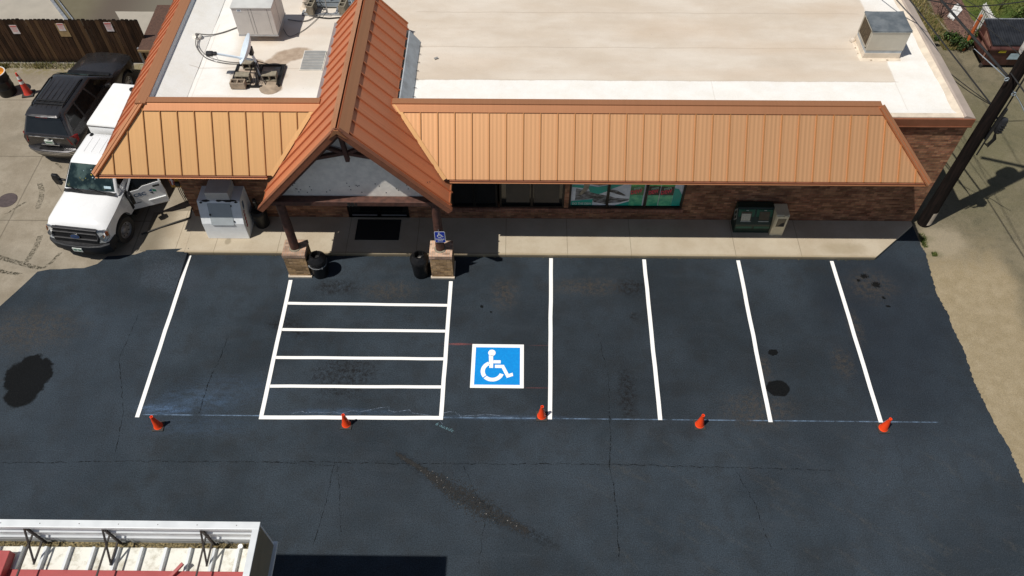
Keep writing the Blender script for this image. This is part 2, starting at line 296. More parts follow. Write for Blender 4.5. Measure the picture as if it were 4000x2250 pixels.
    M['red_ink'] = simple('red_ink', (.30, .02, .02), .5)
    M['wood_dark'] = simple('dark_stained_wood', (.085, .035, .024), .65, 0, .35, 9, bump=.2)
    M['stucco'] = simple('stucco_white', (.90, .85, .77), .9, 0, .07, 7, bump=.15, dirt=.12)
    M['hole'] = simple('dark_hole', (.06, .05, .045), .9)
    M['hvac'] = simple('hvac_paint', (.63, .60, .56), .5, 0, .04, 4, dirt=.1)
    M['hvac_top'] = simple('hvac_lid', (.60, .60, .58), .5, .1, .06, 3)
    M['cooler'] = simple('cooler_metal', (.50, .47, .40), .45, .25, .06, 4, dirt=.15, dirtcol=(.3, .22, .14))
    b = NB('cooler_lid'); v = b.obj(); M['cooler_top'] = b.fin(b.mix(b.mr(b.noise(v, 2.5, 3), .35, .65), (.22, .25, .27), (.36, .39, .40)), .38, .6)
    b = NB('cooler_pad'); v = b.obj(); M['pad'] = b.fin(b.mix(b.mr(b.noise(b.vmul(v, (1, 9, 2)), 5, 4, .7), .35, .65), (.10, .065, .03), (.30, .22, .12)), .95)
    M['curb_mem'] = simple('curb_membrane', (.66, .57, .46), .7, 0, .1, 4, dirt=.3, dirtcol=(.3, .24, .18))
    M['flash_grey'] = simple('flashing_grey', (.40, .44, .47), .5, .1, .12, 5, dirt=.35, dirtcol=(.14, .13, .12))
    M['flash_pale'] = simple('flashing_pale', (.62, .65, .68), .6, 0, .05, 4, dirt=.08)
    M['coping'] = simple('coping_metal', (.43, .36, .31), .5, .1, .05, 3, dirt=.15)
    M['dish'] = simple('dish_grey', (.62, .70, .78), .4, .0, .05, 5)
    M['cmu'] = simple('concrete_block', (.25, .22, .165), .95, 0, .2, 12, bump=.4, dirt=.3)
    M['cable'] = simple('black_cable', (.015, .015, .015), .5); M['cable_g'] = simple('grey_cable', (.16, .15, .14), .6)
    M['mud'] = simple('dry_mud', (.34, .27, .20), .95, 0, .2, 6, bump=.4)
    M['sky_metal'] = simple('vent_grey', (.36, .36, .35), .5, .3, .06, 5)
    M['vent_white'] = simple('vent_white', (.72, .69, .63), .5, .1, .05, 5)
    M['pole'] = None
    b = NB('creosote_pole'); v = b.obj(); k = b.noise(b.vmul(v, (1, 1, .06)), 22, 4, .7)
    b.bump(k, .6, .02); M['pole'] = b.fin(b.mix(b.mr(k, .35, .7), (.006, .005, .0045), (.020, .0125, .0105)), .95, 0, .15)
    M['fence'] = None
    b = NB('weathered_fence_wood'); p = b.pos(); x, y, z = b.sep(p)
    wn = b.n('ShaderNodeTexWhiteNoise'); wn.noise_dimensions = '1D'; b.put(wn.inputs['W'], b.m('FLOOR', b.m('DIVIDE', x, .15)))
    gr = b.noise(b.comb(b.m('MULTIPLY', x, 30), 0.0, b.m('MULTIPLY', z, 1.6)), 1, 4, .7)
    c = b.mix(b.mr(gr, .3, .75), (.018, .011, .008), (.085, .046, .024)); g = b.mr(wn.outputs['Value'], 0, 1, .55, 1.5, False)
    c = b.mix(1.0, c, b.comb(g, g, g), 'MULTIPLY'); c = b.mix(b.m('MULTIPLY', b.mr(wn.outputs['Value'], .90, .93), .4), c, (.14, .085, .04))
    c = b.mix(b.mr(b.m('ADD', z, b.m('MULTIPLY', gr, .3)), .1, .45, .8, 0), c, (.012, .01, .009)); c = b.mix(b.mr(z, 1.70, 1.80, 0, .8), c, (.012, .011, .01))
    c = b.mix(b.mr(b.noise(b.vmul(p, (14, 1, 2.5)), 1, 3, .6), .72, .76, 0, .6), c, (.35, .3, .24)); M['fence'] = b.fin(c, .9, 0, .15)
    M['paper'] = simple('notice_paper', (.66, .60, .58), .6); M['paper_red'] = simple('notice_red', (.55, .16, .14), .6)
    M['shed_roof'] = simple('shed_shingles', (.085, .045, .032), .9, 0, .3, 18, bump=.4, dirt=.5, dirtcol=(.13, .075, .05)); M['shed_wood'] = simple('shed_wood', (.33, .23, .11), .8, 0, .15, 9)
    M['drum_y'] = simple('drum_inside', (.62, .27, .02), .6, 0, .15, 6, dirt=.3)
    M['bollard'] = simple('bollard_orange', (.50, .12, .035), .6, 0, .15, 8, dirt=.2)
    M['dump'] = simple('dumpster_brown', (.085, .032, .026), .55, .1, .2, 5, dirt=.35, dirtcol=(.04, .02, .018)); M['dump_in'] = simple('dumpster_side', (.30, .16, .12), .6, 0, .15, 5)
    M['lid'] = simple('dumpster_lid', (.018, .02, .025), .45, 0, .2, 4); M['yellow'] = simple('yellow_label', (.55, .45, .02), .5); M['label_bl'] = simple('blue_white_label', (.42, .55, .62), .4, 0, .15, 12)
    M['picket'] = simple('picket_white', (.74, .74, .72), .5, 0, .05, 5); M['white_sheet'] = simple('white_sheet', (.72, .72, .70), .7, 0, .04, 4)
    M['n_green'] = simple('newsbox_green', (.016, .095, .055), .4, 0, .12, 5); M['n_green2'] = simple('newsbox_dark', (.008, .026, .019), .45, 0, .15, 5); M['n_tan'] = simple('newsbox_tan', (.64, .57, .40), .5, 0, .06, 5, dirt=.1)
    M['pane_tan'] = simple('newsbox_pane', (.10, .085, .055), .2); M['cream'] = simple('cream_paper', (.48, .46, .36), .6, 0, .15, 25); M['line_w'] = simple('pale_line', (.42, .45, .42), .6)
    M['sign_blue'] = simple('sign_blue', (.004, .035, .40), .35, 0, .03, 3); M['sign_white'] = simple('sign_white', (.78, .80, .80), .4, 0, .02, 3)
    M['mat'] = simple('door_mat', (.012, .011, .010), .95, 0, .3, 30); M['alu'] = simple('dark_anodised', (.014, .012, .011), .4, .4, .15, 4); M['push'] = simple('push_bar', (.4, .4, .42), .35, .6)
    M['board'] = simple('window_board', (.085, .07, .052), .75, 0, .15, 3)
    M['po_grey'] = None
    b = NB('poster_water'); v = b.obj(); k = b.noise(b.vmul(v, (1, 1, 2.5)), 5, 5, .7)
    M['po_dark'] = b.fin(b.mix(b.mr(k, .40, .62), (.02, .021, .022), (.26, .27, .28)), .4)
    b = NB('poster_splash'); v = b.obj(); k = b.noise(v, 4, 5, .7); M['po_grey'] = b.fin(b.mix(b.mr(k, .35, .65), (.52, .58, .64), (.74, .77, .80)), .35)
    M['po_skin'] = simple('poster_fish', (.30, .26, .19), .5, 0, .3, 14)
    M['po_teal'] = simple('poster_teal', (.0, .33, .26), .35, 0, .1, 3); M['po_teal_d'] = simple('poster_teal_dark', (.0, .11, .095), .35)
    b = NB('poster_bottle'); v = b.obj(); k = b.noise(v, 5, 4, .6); M['po_green'] = b.fin(b.mix(b.mr(k, .35, .65), (.03, .34, .10), (.20, .60, .18)), .3)
    b = NB('poster_bottle_low'); v = b.obj(); k = b.noise(v, 6, 4, .6); M['po_green2'] = b.fin(b.mix(b.mr(k, .35, .65), (.015, .32, .19), (.14, .55, .29)), .3)
    M['po_label'] = simple('poster_label', (.05, .16, .06), .35, 0, .5, 8); M['po_black'] = simple('poster_black', (.012, .014, .013), .35); M['po_red'] = simple('poster_red', (.65, .02, .07), .35); M['po_lime'] = simple('poster_lime', (.30, .48, .36), .35); M['po_white'] = simple('poster_white', (.62, .65, .62), .35)
    # canopy
    M['can_white'] = simple('canopy_white', (.66, .69, .71), .42, .1, .03, 3, dirt=.06)
    b = NB('canopy_deck'); p = b.pos(); n = b.noise(p, 3.2, 5, .7)
    c = b.mix(b.mr(n, .46, .72), (.72, .72, .66), (.36, .32, .23)); c = b.mix(b.mr(b.noise(b.vadd(p, (4, 4, 0)), 14, 4, .7), .6, .75, 0, .6), c, (.2, .17, .11)); M['can_deck'] = b.fin(c, .6)
    M['can_red'] = simple('canopy_red', (.36, .055, .055), .5, 0, .06, 4, dirt=.06, dirtcol=(.2, .06, .05)); M['can_end'] = simple('canopy_end_face', (.21, .185, .13), .6, 0, .08, 4)
    b = NB('gutter_debris'); p = b.pos(); n = b.noise(p, 26, 4, .8); M['debris'] = b.fin(b.mix(b.mr(n, .35, .68), (.03, .028, .015), (.33, .26, .13)), .95)
    # vegetation
    def leaf(name, c, v):
        b = NB(name); oi = b.noise(b.pos(), 9, 3, .7); return b.fin(b.mix(b.mr(oi, .3, .7), scal(c, 1-v), scal(c, 1+v)), .6, 0, .3)
    M['leaf'] = leaf('leaf_green', (.06, .105, .022), .6); M['leaf_d'] = leaf('leaf_dark', (.035, .06, .02), .5); M['weed'] = leaf('weed_green', (.13, .15, .04), .5); M['dry'] = leaf('dry_grass', (.32, .25, .11), .4); M['twig'] = leaf('twig', (.035, .022, .018), .4)
    b = NB('lawn'); p = b.pos(); n = b.noise(p, 1.6, 5, .7); f = b.noise(p, 26, 3, .7)
    c = b.mix(b.mr(n, .35, .68), (.055, .085, .018), (.135, .14, .035)); g = b.mr(f, .25, .75, .55, 1.4, False); M['lawn'] = b.fin(b.mix(1.0, c, b.comb(g, g, g), 'MULTIPLY'), .95, 0, .2)
    b = NB('mulch'); p = b.pos(); n = b.noise(p, 13, 5, .75); M['mulch'] = b.fin(b.mix(b.mr(n, .3, .7), (.06, .03, .025), (.20, .115, .085)), .95)
    M['manhole'] = simple('manhole_iron', (.085, .065, .065), .7, .3, .2, 12)
    M['carport'] = simple('carport_metal', (.4, .4, .4), .5); M['pale_slab'] = simple('pale_slab', (.36, .33, .28), .9, 0, .06, 2)
    b = NB('slab_shade_tint'); p = b.pos(); x, y, z = b.sep(p); M['slab_shade_tint'] = b.fin(b.mix(b.mr(x, -17.9, -16.6), b.mix(b.noise(p, 3, 4), (.115, .10, .06), (.15, .135, .09)), b.mix(b.mr(x, -16.6, -14.5), (.10, .08, .062), (.15, .135, .105))), .95)  # darker olive tones paint the shade on the slab behind the fence
    M['hose'] = simple('air_hose', (.02, .018, .016), .6); M['yellow_box'] = simple('yellow_enamel', (.55, .27, .04), .5, 0, .1, 5, dirt=.15)
    M['shell_grey'] = simple('terminal_black', (.02, .021, .024), .5, 0, .2, 6); M['insul'] = simple('strand_pale', (.40, .46, .50), .4, .3)
mk()

# ------------------------------------------------------------------ mesh helpers
class MB:
    def __init__(s): s.v = []; s.f = []; s.mi = []; s.k = 0
    def mark(s): s.k = len(s.v); return s
    def xf(s, mat, start=None):
        for i in range(s.k if start is None else start, len(s.v)): s.v[i] = tuple(mat @ Vector(s.v[i]))
        return s
    def poly(s, pts, mi=0):
        n = len(s.v); s.v += [tuple(p) for p in pts]; s.f.append(list(range(n, n+len(pts)))); s.mi.append(mi); return s
    def box(s, x0, x1, y0, y1, z0, z1, mi=0):
        n = len(s.v); s.v += [(x, y, z) for z in (z0, z1) for y in (y0, y1) for x in (x0, x1)]
        for q in ((0, 2, 3, 1), (4, 5, 7, 6), (0, 1, 5, 4), (2, 6, 7, 3), (0, 4, 6, 2), (1, 3, 7, 5)): s.f.append([n+i for i in q]); s.mi.append(mi)
        return s
    def prism(s, poly, axis, c0, c1, mi=0):
        n = len(s.v); m = len(poly)
        for c in (c0, c1):
            for a, b in poly: s.v.append({'x': (c, a, b), 'y': (a, c, b), 'z': (a, b, c)}[axis])
        s.f += [list(range(n, n+m)), list(range(n+2*m-1, n+m-1, -1))]; s.mi += [mi, mi]
        for i in range(m): j = (i+1) % m; s.f.append([n+i, n+j, n+m+j, n+m+i]); s.mi.append(mi)
        return s
    def loft(s, rings, mi=0, caps=True, closed=True):
        n = len(s.v); m = len(rings[0])
        for r in rings: s.v += [tuple(p) for p in r]
        for k in range(len(rings)-1):
            for i in range(m if closed else m-1):
                j = (i+1) % m; s.f.append([n+k*m+i, n+k*m+j, n+(k+1)*m+j, n+(k+1)*m+i]); s.mi.append(mi)
        if caps:
            s.f.append([n+i for i in range(m)][::-1]); s.f.append([n+(len(rings)-1)*m+i for i in range(m)]); s.mi += [mi, mi]
        return s
    def tube(s, pts, r, n=8, mi=0, caps=True):
        pts = [Vector(p) for p in pts]; rings = []; rr = r if isinstance(r, (list, tuple)) else [r]*len(pts); up = None
        for i, p in enumerate(pts):
            d = ((pts[i+1]-p) if i == 0 else (p-pts[i-1]) if i == len(pts)-1 else (pts[i+1]-pts[i-1])).normalized()
            if up is None: up = Vector((0, 0, 1)) if abs(d.z) < .9 else Vector((1, 0, 0))
            a = d.cross(up).normalized(); bb = a.cross(d).normalized(); up = bb
            rings.append([p+(a*math.cos(t)+bb*math.sin(t))*rr[i] for t in [2*PI*k/n for k in range(n)]])
        return s.loft(rings, mi, caps)
    def lathe(s, prof, c=(0, 0, 0), n=24, mi=0, caps=True):
        return s.loft([[(c[0]+r*math.cos(2*PI*k/n), c[1]+r*math.sin(2*PI*k/n), c[2]+z) for k in range(n)] for r, z in prof], mi, caps)
    def bar(s, p, q, w, h, up=(0, 0, 1), mi=0):
        p, q = Vector(p), Vector(q); d = (q-p).normalized(); u = Vector(up); a = d.cross(u).normalized(); u = a.cross(d).normalized()
        c = [(-1, -1), (1, -1), (1, 1), (-1, 1)]
        return s.loft([[e+a*(x*w/2)+u*(y*h/2) for x, y in c] for e in (p, q)], mi)
    def ribbon(s, pts, w, z, mi=0):
        L, R = [], []
        for i, p in enumerate(pts):
            a = pts[max(0, i-1)]; c = pts[min(len(pts)-1, i+1)]; dx, dy = c[0]-a[0], c[1]-a[1]; l = math.hypot(dx, dy) or 1; ww = w(i) if callable(w) else w
            L.append((p[0]-dy/l*ww/2, p[1]+dx/l*ww/2, z)); R.append((p[0]+dy/l*ww/2, p[1]-dx/l*ww/2, z))
        for i in range(len(pts)-1): s.poly([L[i], R[i], R[i+1], L[i+1]], mi)
        return s

def build(name, mb, mats, parent=None, smooth=0, bevel=0, subsurf=0, loc=None, rot=None, recalc=True, segs=2):
    me = bpy.data.meshes.new(name); me.from_pydata(mb.v, [], mb.f)
    if not isinstance(mats, (list, tuple)): mats = [mats]
    for m in mats: me.materials.append(M[m] if isinstance(m, str) else m)
    for p, i in zip(me.polygons, mb.mi): p.material_index = i
    if recalc:
        bm = bmesh.new(); bm.from_mesh(me); bmesh.ops.recalc_face_normals(bm, faces=bm.faces); bm.to_mesh(me); bm.free()
    if smooth:
        for p in me.polygons: p.use_smooth = True
        try: me.set_sharp_from_angle(angle=math.radians(smooth))
        except Exception: pass
    o = bpy.data.objects.new(name, me); COL.objects.link(o)
    if parent: o.parent = parent
    if loc: o.location = loc
    if rot: o.rotation_euler = rot
    if bevel:
        md = o.modifiers.new('bevel', 'BEVEL'); md.width = bevel; md.segments = segs; md.limit_method = 'ANGLE'; md.angle_limit = math.radians(35)
    if subsurf:
        md = o.modifiers.new('sub', 'SUBSURF'); md.levels = md.render_levels = subsurf
    return o
def tag(o, label, cat, group=None, kind=None):
    o['label'] = label; o['category'] = cat
    if group: o['group'] = group
    if kind: o['kind'] = kind
    return o
def struct(o): o['kind'] = 'structure'; return o
def empty(name, loc, rz, label, cat, group=None):
    o = bpy.data.objects.new(name, None); o.empty_display_size = .3; COL.objects.link(o); o.location = loc; o.rotation_euler = (0, 0, rz)
    return tag(o, label, cat, group)
def copy_tree(o, parent=None):
    c = o.copy(); COL.objects.link(c)
    if parent: c.parent = parent
    for ch in list(o.children): copy_tree(ch, c)
    return c
def bake(o):
    dg = bpy.context.evaluated_depsgraph_get(); dg.update(); me = bpy.data.meshes.new_from_object(o.evaluated_get(dg)); o.modifiers.clear(); o.data = me; return o
def text(name, body, size, mat, parent, loc, rot, extrude=.001, sx=1.0, shear=0.0, align='LEFT', bold=0.0):
    cu = bpy.data.curves.new(name, 'FONT'); cu.body = body; cu.size = size; cu.extrude = extrude; cu.shear = shear; cu.align_x = align; cu.offset = bold; cu.resolution_u = 3
    t = bpy.data.objects.new(name, cu); COL.objects.link(t)
    dg = bpy.context.evaluated_depsgraph_get(); dg.update(); me = bpy.data.meshes.new_from_object(t.evaluated_get(dg))
    bpy.data.objects.remove(t); me.materials.clear(); me.materials.append(M[mat])
    o = bpy.data.objects.new(name, me); COL.objects.link(o)
    if parent: o.parent = parent
    o.location = loc; o.rotation_euler = rot; o.scale = (sx, 1, 1); return o
def jit(pts, step, amp, closed=False):
    out = []
    n = len(pts)
    for i in range(n if closed else n-1):
        a, b = pts[i], pts[(i+1) % n]; L = math.hypot(b[0]-a[0], b[1]-a[1]); k = max(1, int(L/step))
        for j in range(k):
            t = j/k; q = amp if j else amp*.5
            out.append((a[0]+(b[0]-a[0])*t+random.uniform(-q, q), a[1]+(b[1]-a[1])*t+random.uniform(-q, q)))
    if not closed: out.append(pts[-1])
    return out

exec_parts = []
# ================================================================== SETTING
RIGHT = [(10.95, 5.98), (11.0, 5.47), (10.91, 4.59), (10.88, 3.96), (10.97, 3.35), (10.96, 2.83), (11.02, 2.19), (10.96, 1.22), (11.03, .53), (11.1, -.14), (11.2, -.67), (11.22, -1.55), (11.35, -4), (11.6, -9), (12, -30)]
LEFT = [(-15.3, 3.36), (-15.04, 3.85), (-14.7, 4.59), (-14.38, 4.67), (-13.42, 4.73), (-13.07, 4.88), (-12.87, 5.17), (-12.59, 5.2), (-12.08, 5.25), (-11.85, 5.36), (-10.52, 5.31)]
struct(build('ground', MB().poly([(-150, -150, -.03), (150, -150, -.03), (150, 150, -.03), (-150, 150, -.03)]), 'dirt'))
re = jit(RIGHT[:12], .045, .022) + RIGHT[12:]
le = jit(LEFT, .3, .012)
pts = [(-40, -30)] + re[::-1] + [(10.93, 6.62), (-10.4, 6.62)] + le[::-1] + [(-40, -14)]
struct(build('asphalt_lot', MB().poly([(x, y, 0) for x, y in pts]), 'asphalt'))
struct(build('concrete_yard', MB().poly([(-60, -20, -.012), (-10.6, -20, -.012), (-10.6, 14.05, -.012), (-60, 14.05, -.012)]), 'yard'))
struct(build('neighbor_slab', MB().poly([(-60, 14.05, -.016), (-11, 14.05, -.016), (-11, 40, -.016), (-60, 40, -.016)]), 'pale_slab'))
sw = MB().prism([(-10.6, 5.25), (9.44, 5.25), (10.86, 6.5), (10.86, 6.9), (-10.6, 6.9)], 'z', -.02, .12)
sw.loft([[(-10.6, 5.27, -.02), (-10.6, 6.9, -.02), (-10.6, 6.9, .119), (-10.6, 5.27, .119)], [(-12.0, 5.38, -.02), (-12.0, 6.9, -.02), (-12.0, 6.9, -.004), (-12.0, 5.38, -.004)]])
struct(build('sidewalk', sw, 'sidewalk', bevel=.012))
struct(build('asphalt_ramp', MB().loft([[(-11.83, 5.40, .0), (-10.5, 5.40, .0), (-10.5, 5.40, .122), (-11.75, 5.38, .05)], [(-11.8, 5.0, .0), (-10.5, 4.9, .0), (-10.52, 4.9, .095), (-11.6, 5.0, .04)], [(-11.6, 4.1, .0), (-10.5, 3.8, .0), (-10.55, 3.8, .006), (-11.5, 4.1, .004)]]), 'asphalt', smooth=50))
struct(build('lawn', MB().poly([(16.2, 18.2, -.02), (16.18, 17.0, -.02), (16.45, 16.1, -.02), (16.8, 15.5, -.02), (60, 15.5, -.02), (60, 60, -.02), (16.2, 60, -.02)]), 'lawn'))
struct(build('mulch_bed', MB().poly([(x, y, -.024) for x, y in jit([(14.9, 40), (14.95, 18.2), (14.9, 17.1), (15.2, 15.7), (15.9, 15.4), (16.5, 15.6), (16.3, 16.5), (16.25, 17.2), (16.3, 18.4), (16.3, 40)], .3, .05)]), 'mulch'))
mb = MB(); mb.bar((14.78, 17.3, -.02), (15.05, 15.85, -.02), .07, .1); struct(build('garden_edging', mb, 'cmu'))
mb = MB(); mb.box(15.4, 16.8, 15.12, 15.26, -.03, .1); struct(build('alley_kerb', mb, 'cmu', bevel=.01))

# cracks, loose patching grit
def crack(pts, w):
    p = jit(pts, .12, .018); return p
mb = MB()
for pts, w in (([(1.45, .26), (1.45, -.46), (1.36, -1.14), (1.45, -1.8), (1.47, -2.48), (1.44, -3.4)], .022), ([(-13.43, -1.3), (-10.54, -1.22), (-5.99, -1.19), (-3.77, -1.21), (1.44, -1.17), (4.89, -1.24), (6.79, -1.26)], .016),
               ([(-8.7, 2.44), (-8.76, 1.75), (-8.88, 1.14), (-8.92, .55), (-8.93, .1)], .022), ([(-11.34, 3.13), (-11.45, 1.72), (-10.84, .08), (-10.71, -1.01)], .014), ([(4.4, -1.26), (4.73, -2.16), (4.91, -3.18)], .014),
               ([(-7.0, -1.2), (-5.2, -1.3), (-4.9, -2.9)], .012), ([(1.3, 2.6), (1.5, 1.2), (1.45, .3)], .012), ([(-2.2, -1.2), (-1.6, -2.4), (-1.7, -3.6)], .012), ([(-5.3, -1.2), (-5.35, -2.2), (-5.5, -3.2)], .014)):
    mb.ribbon(jit(pts, .1, .02), lambda i, w=w: w*random.uniform(.35, 1.5), .004)
struct(build('asphalt_cracks', mb, 'crack', recalc=False))
mb = MB(); TR = [(-3.84, -.94), (-3.18, -1.34), (-2.47, -1.84), (-1.8, -2.22), (-.59, -2.87)]
for i in range(3300):
    t = random.random()**.8*4; k = min(3, int(t)); u = t-k; sp = .03+.14*max(0, 1-abs(t-2.6)/1.6)
    x = TR[k][0]+(TR[k+1][0]-TR[k][0])*u+random.gauss(0, sp)*.6; y = TR[k][1]+(TR[k+1][1]-TR[k][1])*u+random.gauss(0, sp)
    r = random.uniform(.006, .02); a = random.random()*PI; mb.mark()
    mb.poly([(x+r*math.cos(a+j*2*PI/4)*random.uniform(.6, 1.2), y+r*math.sin(a+j*2*PI/4), .003+random.uniform(0, .006)) for j in range(4)], 0 if random.random() < .985 else 1)
tag(build('loose_grit', mb, ['black_matte', 'cable_g'], recalc=False), 'dark trail of loose asphalt grit across the empty lower lot', 'grit', kind='stuff')

mb = MB()
for pts, w in (([(-15.95, 8.1), (-15.76, 7.8), (-15.66, 7.45), (-15.62, 7.02)], .17), ([(-15.12, 5.95), (-15.10, 5.45), (-15.17, 4.92)], .17), ([(-14.3, 5.3), (-14.42, 4.95), (-14.62, 4.7)], .12), ([(-16.9, 5.4), (-15.99, 5.10), (-14.68, 4.70)], .26), ([(-16.6, 4.85), (-15.6, 4.55), (-15.2, 4.5)], .22), ([(-15.75, 9.0), (-15.45, 8.75)], .08), ([(-16.1, 7.3), (-16.5, 6.8)], .10)):
    lo = [(p[0], p[1]) for p in jit(pts, .06, .004)]
    for q in (-.36, -.12, .12, .36): mb.ribbon([(x+w*q, y+w*q*.25) for x, y in lo], w*.20, -.007)
struct(build('tyre_marks', mb, 'tyre_mark', recalc=False))
# ================================================================== PAINTED MARKINGS
SG = 'white lines between the parking stalls'
for (a, b), lab in ((((-10.47, 5.22), (-10.46, -.03)), 'leftmost white stall line, its lower end beside blue chalk dust'), (((.07, 5.22), (-.05, .02)), 'white stall line just right of the blue wheelchair square'),
                    (((2.77, 5.2), (2.72, .03)), 'white stall line midway between the wheelchair square and the round oil spot'), (((5.49, 5.19), (5.48, 0)), 'white stall line running beside the round black oil spot'),
                    (((8.19, 5.19), (8.24, .02)), 'rightmost white stall line ending at an orange cone')):
    tag(build('parking_line', MB().ribbon(jit([a, b], .5, .006), .105, .005), 'paint_white', recalc=False), lab, 'road marking', SG)
e = empty('hatched_zone', (-5.1, 2, 0), 0, 'white striped no-parking box painted in front of the store porch', 'road marking')
for n, a, b, w in (('side_line', (-7.36, 4.35), (-7.33, .05), .105), ('side_line', (-2.79, 4.35), (-2.79, .08), .105), ('end_line', (-7.38, 0), (-2.74, .03), .105), ('cross_stripe', (-7.29, 3.54), (-2.84, 3.51), .09), ('cross_stripe', (-7.29, 2.66), (-2.84, 2.65), .09), ('cross_stripe', (-7.29, 1.77), (-2.84, 1.77), .09), ('cross_stripe', (-7.29, .9), (-2.84, .92), .09)):
    build(n, MB().ribbon([(x+5.1, y-2) for x, y in jit([a, b], .5, .005)], w, .005), 'paint_white', e, recalc=False)
e = empty('wheelchair_marking', (-1.4, 1.57, 0), 0, 'blue painted square with white border and wheelchair figure', 'road marking')
L = lambda pts: [(x+1.4, y-1.57, .009) for x, y in pts]
mb = MB(); o = [(-2.09, 2.24), (-.71, 2.235), (-.71, .9), (-2.1, .9)]; i_ = [(-1.99, 2.14), (-.81, 2.135), (-.81, .995), (-2.0, .995)]
for k in range(4): j = (k+1) % 4; mb.poly(L([o[k], o[j], i_[j], i_[k]]))
build('border', mb, 'paint_white', e, recalc=False); build('blue_field', MB().poly([(x, y, .008) for x, y, z in L(i_)]), 'paint_blue', e, recalc=False)
def wheelchair(T):
    """white figure as polygons in plan coordinates, T maps (x,y)->3D"""
    mb = MB(); c = (-1.56, 1.965); mb.poly([T((c[0]+.1*math.cos(2*PI*k/24), c[1]+.1*math.sin(2*PI*k/24))) for k in range(24)])
    mb.poly([T(p) for p in [(-1.64, 1.88), (-1.525, 1.88), (-1.515, 1.5), (-1.615, 1.5)]])
    mb.poly([T(p) for p in [(-1.515, 1.735), (-1.32, 1.735), (-1.32, 1.64), (-1.515, 1.64)]])
    mb.poly([T(p) for p in [(-1.47, 1.595), (-1.235, 1.595), (-1.29, 1.5), (-1.47, 1.5)]]); mb.poly([T(p) for p in [(-1.235, 1.595), (-1.105, 1.32), (-1.15, 1.2), (-1.29, 1.5)]]); mb.poly([T(p) for p in [(-1.105, 1.32), (-1.005, 1.36), (-.985, 1.265), (-1.15, 1.2)]])
    cx, cy = -1.53, 1.4
    def arc(a0, a1):
        n = 18
        for k in range(n):
            t0, t1 = [math.radians(a0+(a1-a0)*q/n) for q in (k, k+1)]
            mb.poly([T((cx+.31*math.cos(t0), cy+.31*math.sin(t0))), T((cx+.31*math.cos(t1), cy+.31*math.sin(t1))), T((cx+.2*math.cos(t1), cy+.2*math.sin(t1))), T((cx+.2*math.cos(t0), cy+.2*math.sin(t0)))])
    arc(112, 218); arc(224, 342); return mb
build('figure', wheelchair(lambda p: (p[0]+1.4, p[1]-1.57, .013)), 'paint_white', e, recalc=False)
CH1 = [(-6.57, .11), (-6.32, .18), (-6.24, .14), (-5.98, .16), (-5.71, .14), (-5.49, .17), (-5.33, .12), (-5.04, .22), (-4.88, .18), (-4.59, .24), (-4.37, .3), (-4.12, .33), (-4.13, .23), (-3.98, .18), (-3.61, .25), (-3.52, .16), (-3.29, .13), (-3.06, .09)]
CH2 = [(-2.73, .17), (-2.59, .21), (-2.44, .2), (-2.38, .13), (-2.35, .15), (-2.31, .08), (-2.12, .1), (-1.91, .11), (-1.7, .14), (-1.49, .13), (-1.28, .1), (-.97, .06)]
tag(build('chalk_string_mark', MB().ribbon(CH1, .018, .006), 'chalk', recalc=False), 'wavy chalk string mark inside the bottom of the striped box', 'chalk mark')
tag(build('chalk_string_mark', MB().ribbon(CH2, .018, .006), 'chalk', recalc=False), 'wavy chalk string mark below the wheelchair square', 'chalk mark')
e = empty('chalk_note', (-2.8, -.2, 0), 0, 'small handwritten chalk note below the striped box corner', 'chalk mark')
text('writing', '8 outside', .13, 'chalk2', e, (-.13, .04, .006), (0, 0, -.42), .0005, shear=.3)
build('arrow_stroke', MB().ribbon([(0, .14), (.06, .06)], .014, .006), 'chalk', e, recalc=False)

# ================================================================== STORE BUILDING
ST = empty('store_building', (0, 6.65, 0), 0, 'brick convenience store with copper metal mansard, porch gable and flat white roof', 'store')
OFF = Vector((0, -6.65, 0))
def sb(name, mb, mats, parent=ST, **k):
    mb.v = [(x, y-6.65, z) for x, y, z in mb.v]; return build(name, mb, mats, parent, **k)
W0, W1, WT = -10.62, 10.86, 4.05
mb = MB(); Y0, Y1 = 6.65, 6.9
for x0, x1, ops in ((W0, -5.98, []), (-5.98, -4.15, [(.12, 2.25)]), (-4.15, -2.85, []), (-2.85, .45, [(.6, 2.2)]), (.45, .58, []), (.58, 3.92, [(.6, 2.2)]), (3.92, W1, [])):
    z = 0
    for a, b in ops:
        if a > z: mb.box(x0, x1, Y0, Y1, z, a)
        z = b
    mb.box(x0, x1, Y0, Y1, z, WT)
mb.prism([(10.61, 6.9), (10.86, 6.9), (10.40, 20), (10.15, 20)], 'z', 0, WT); mb.box(W0, W0+.25, 6.9, 20, 0, WT); mb.box(W0, 10.4, 20, 20.25, 0, WT)
sb('wall', mb, 'brick')
sb('brick_sill', MB().box(-2.9, 3.97, 6.61, 6.66, .43, .598), 'brick_v')
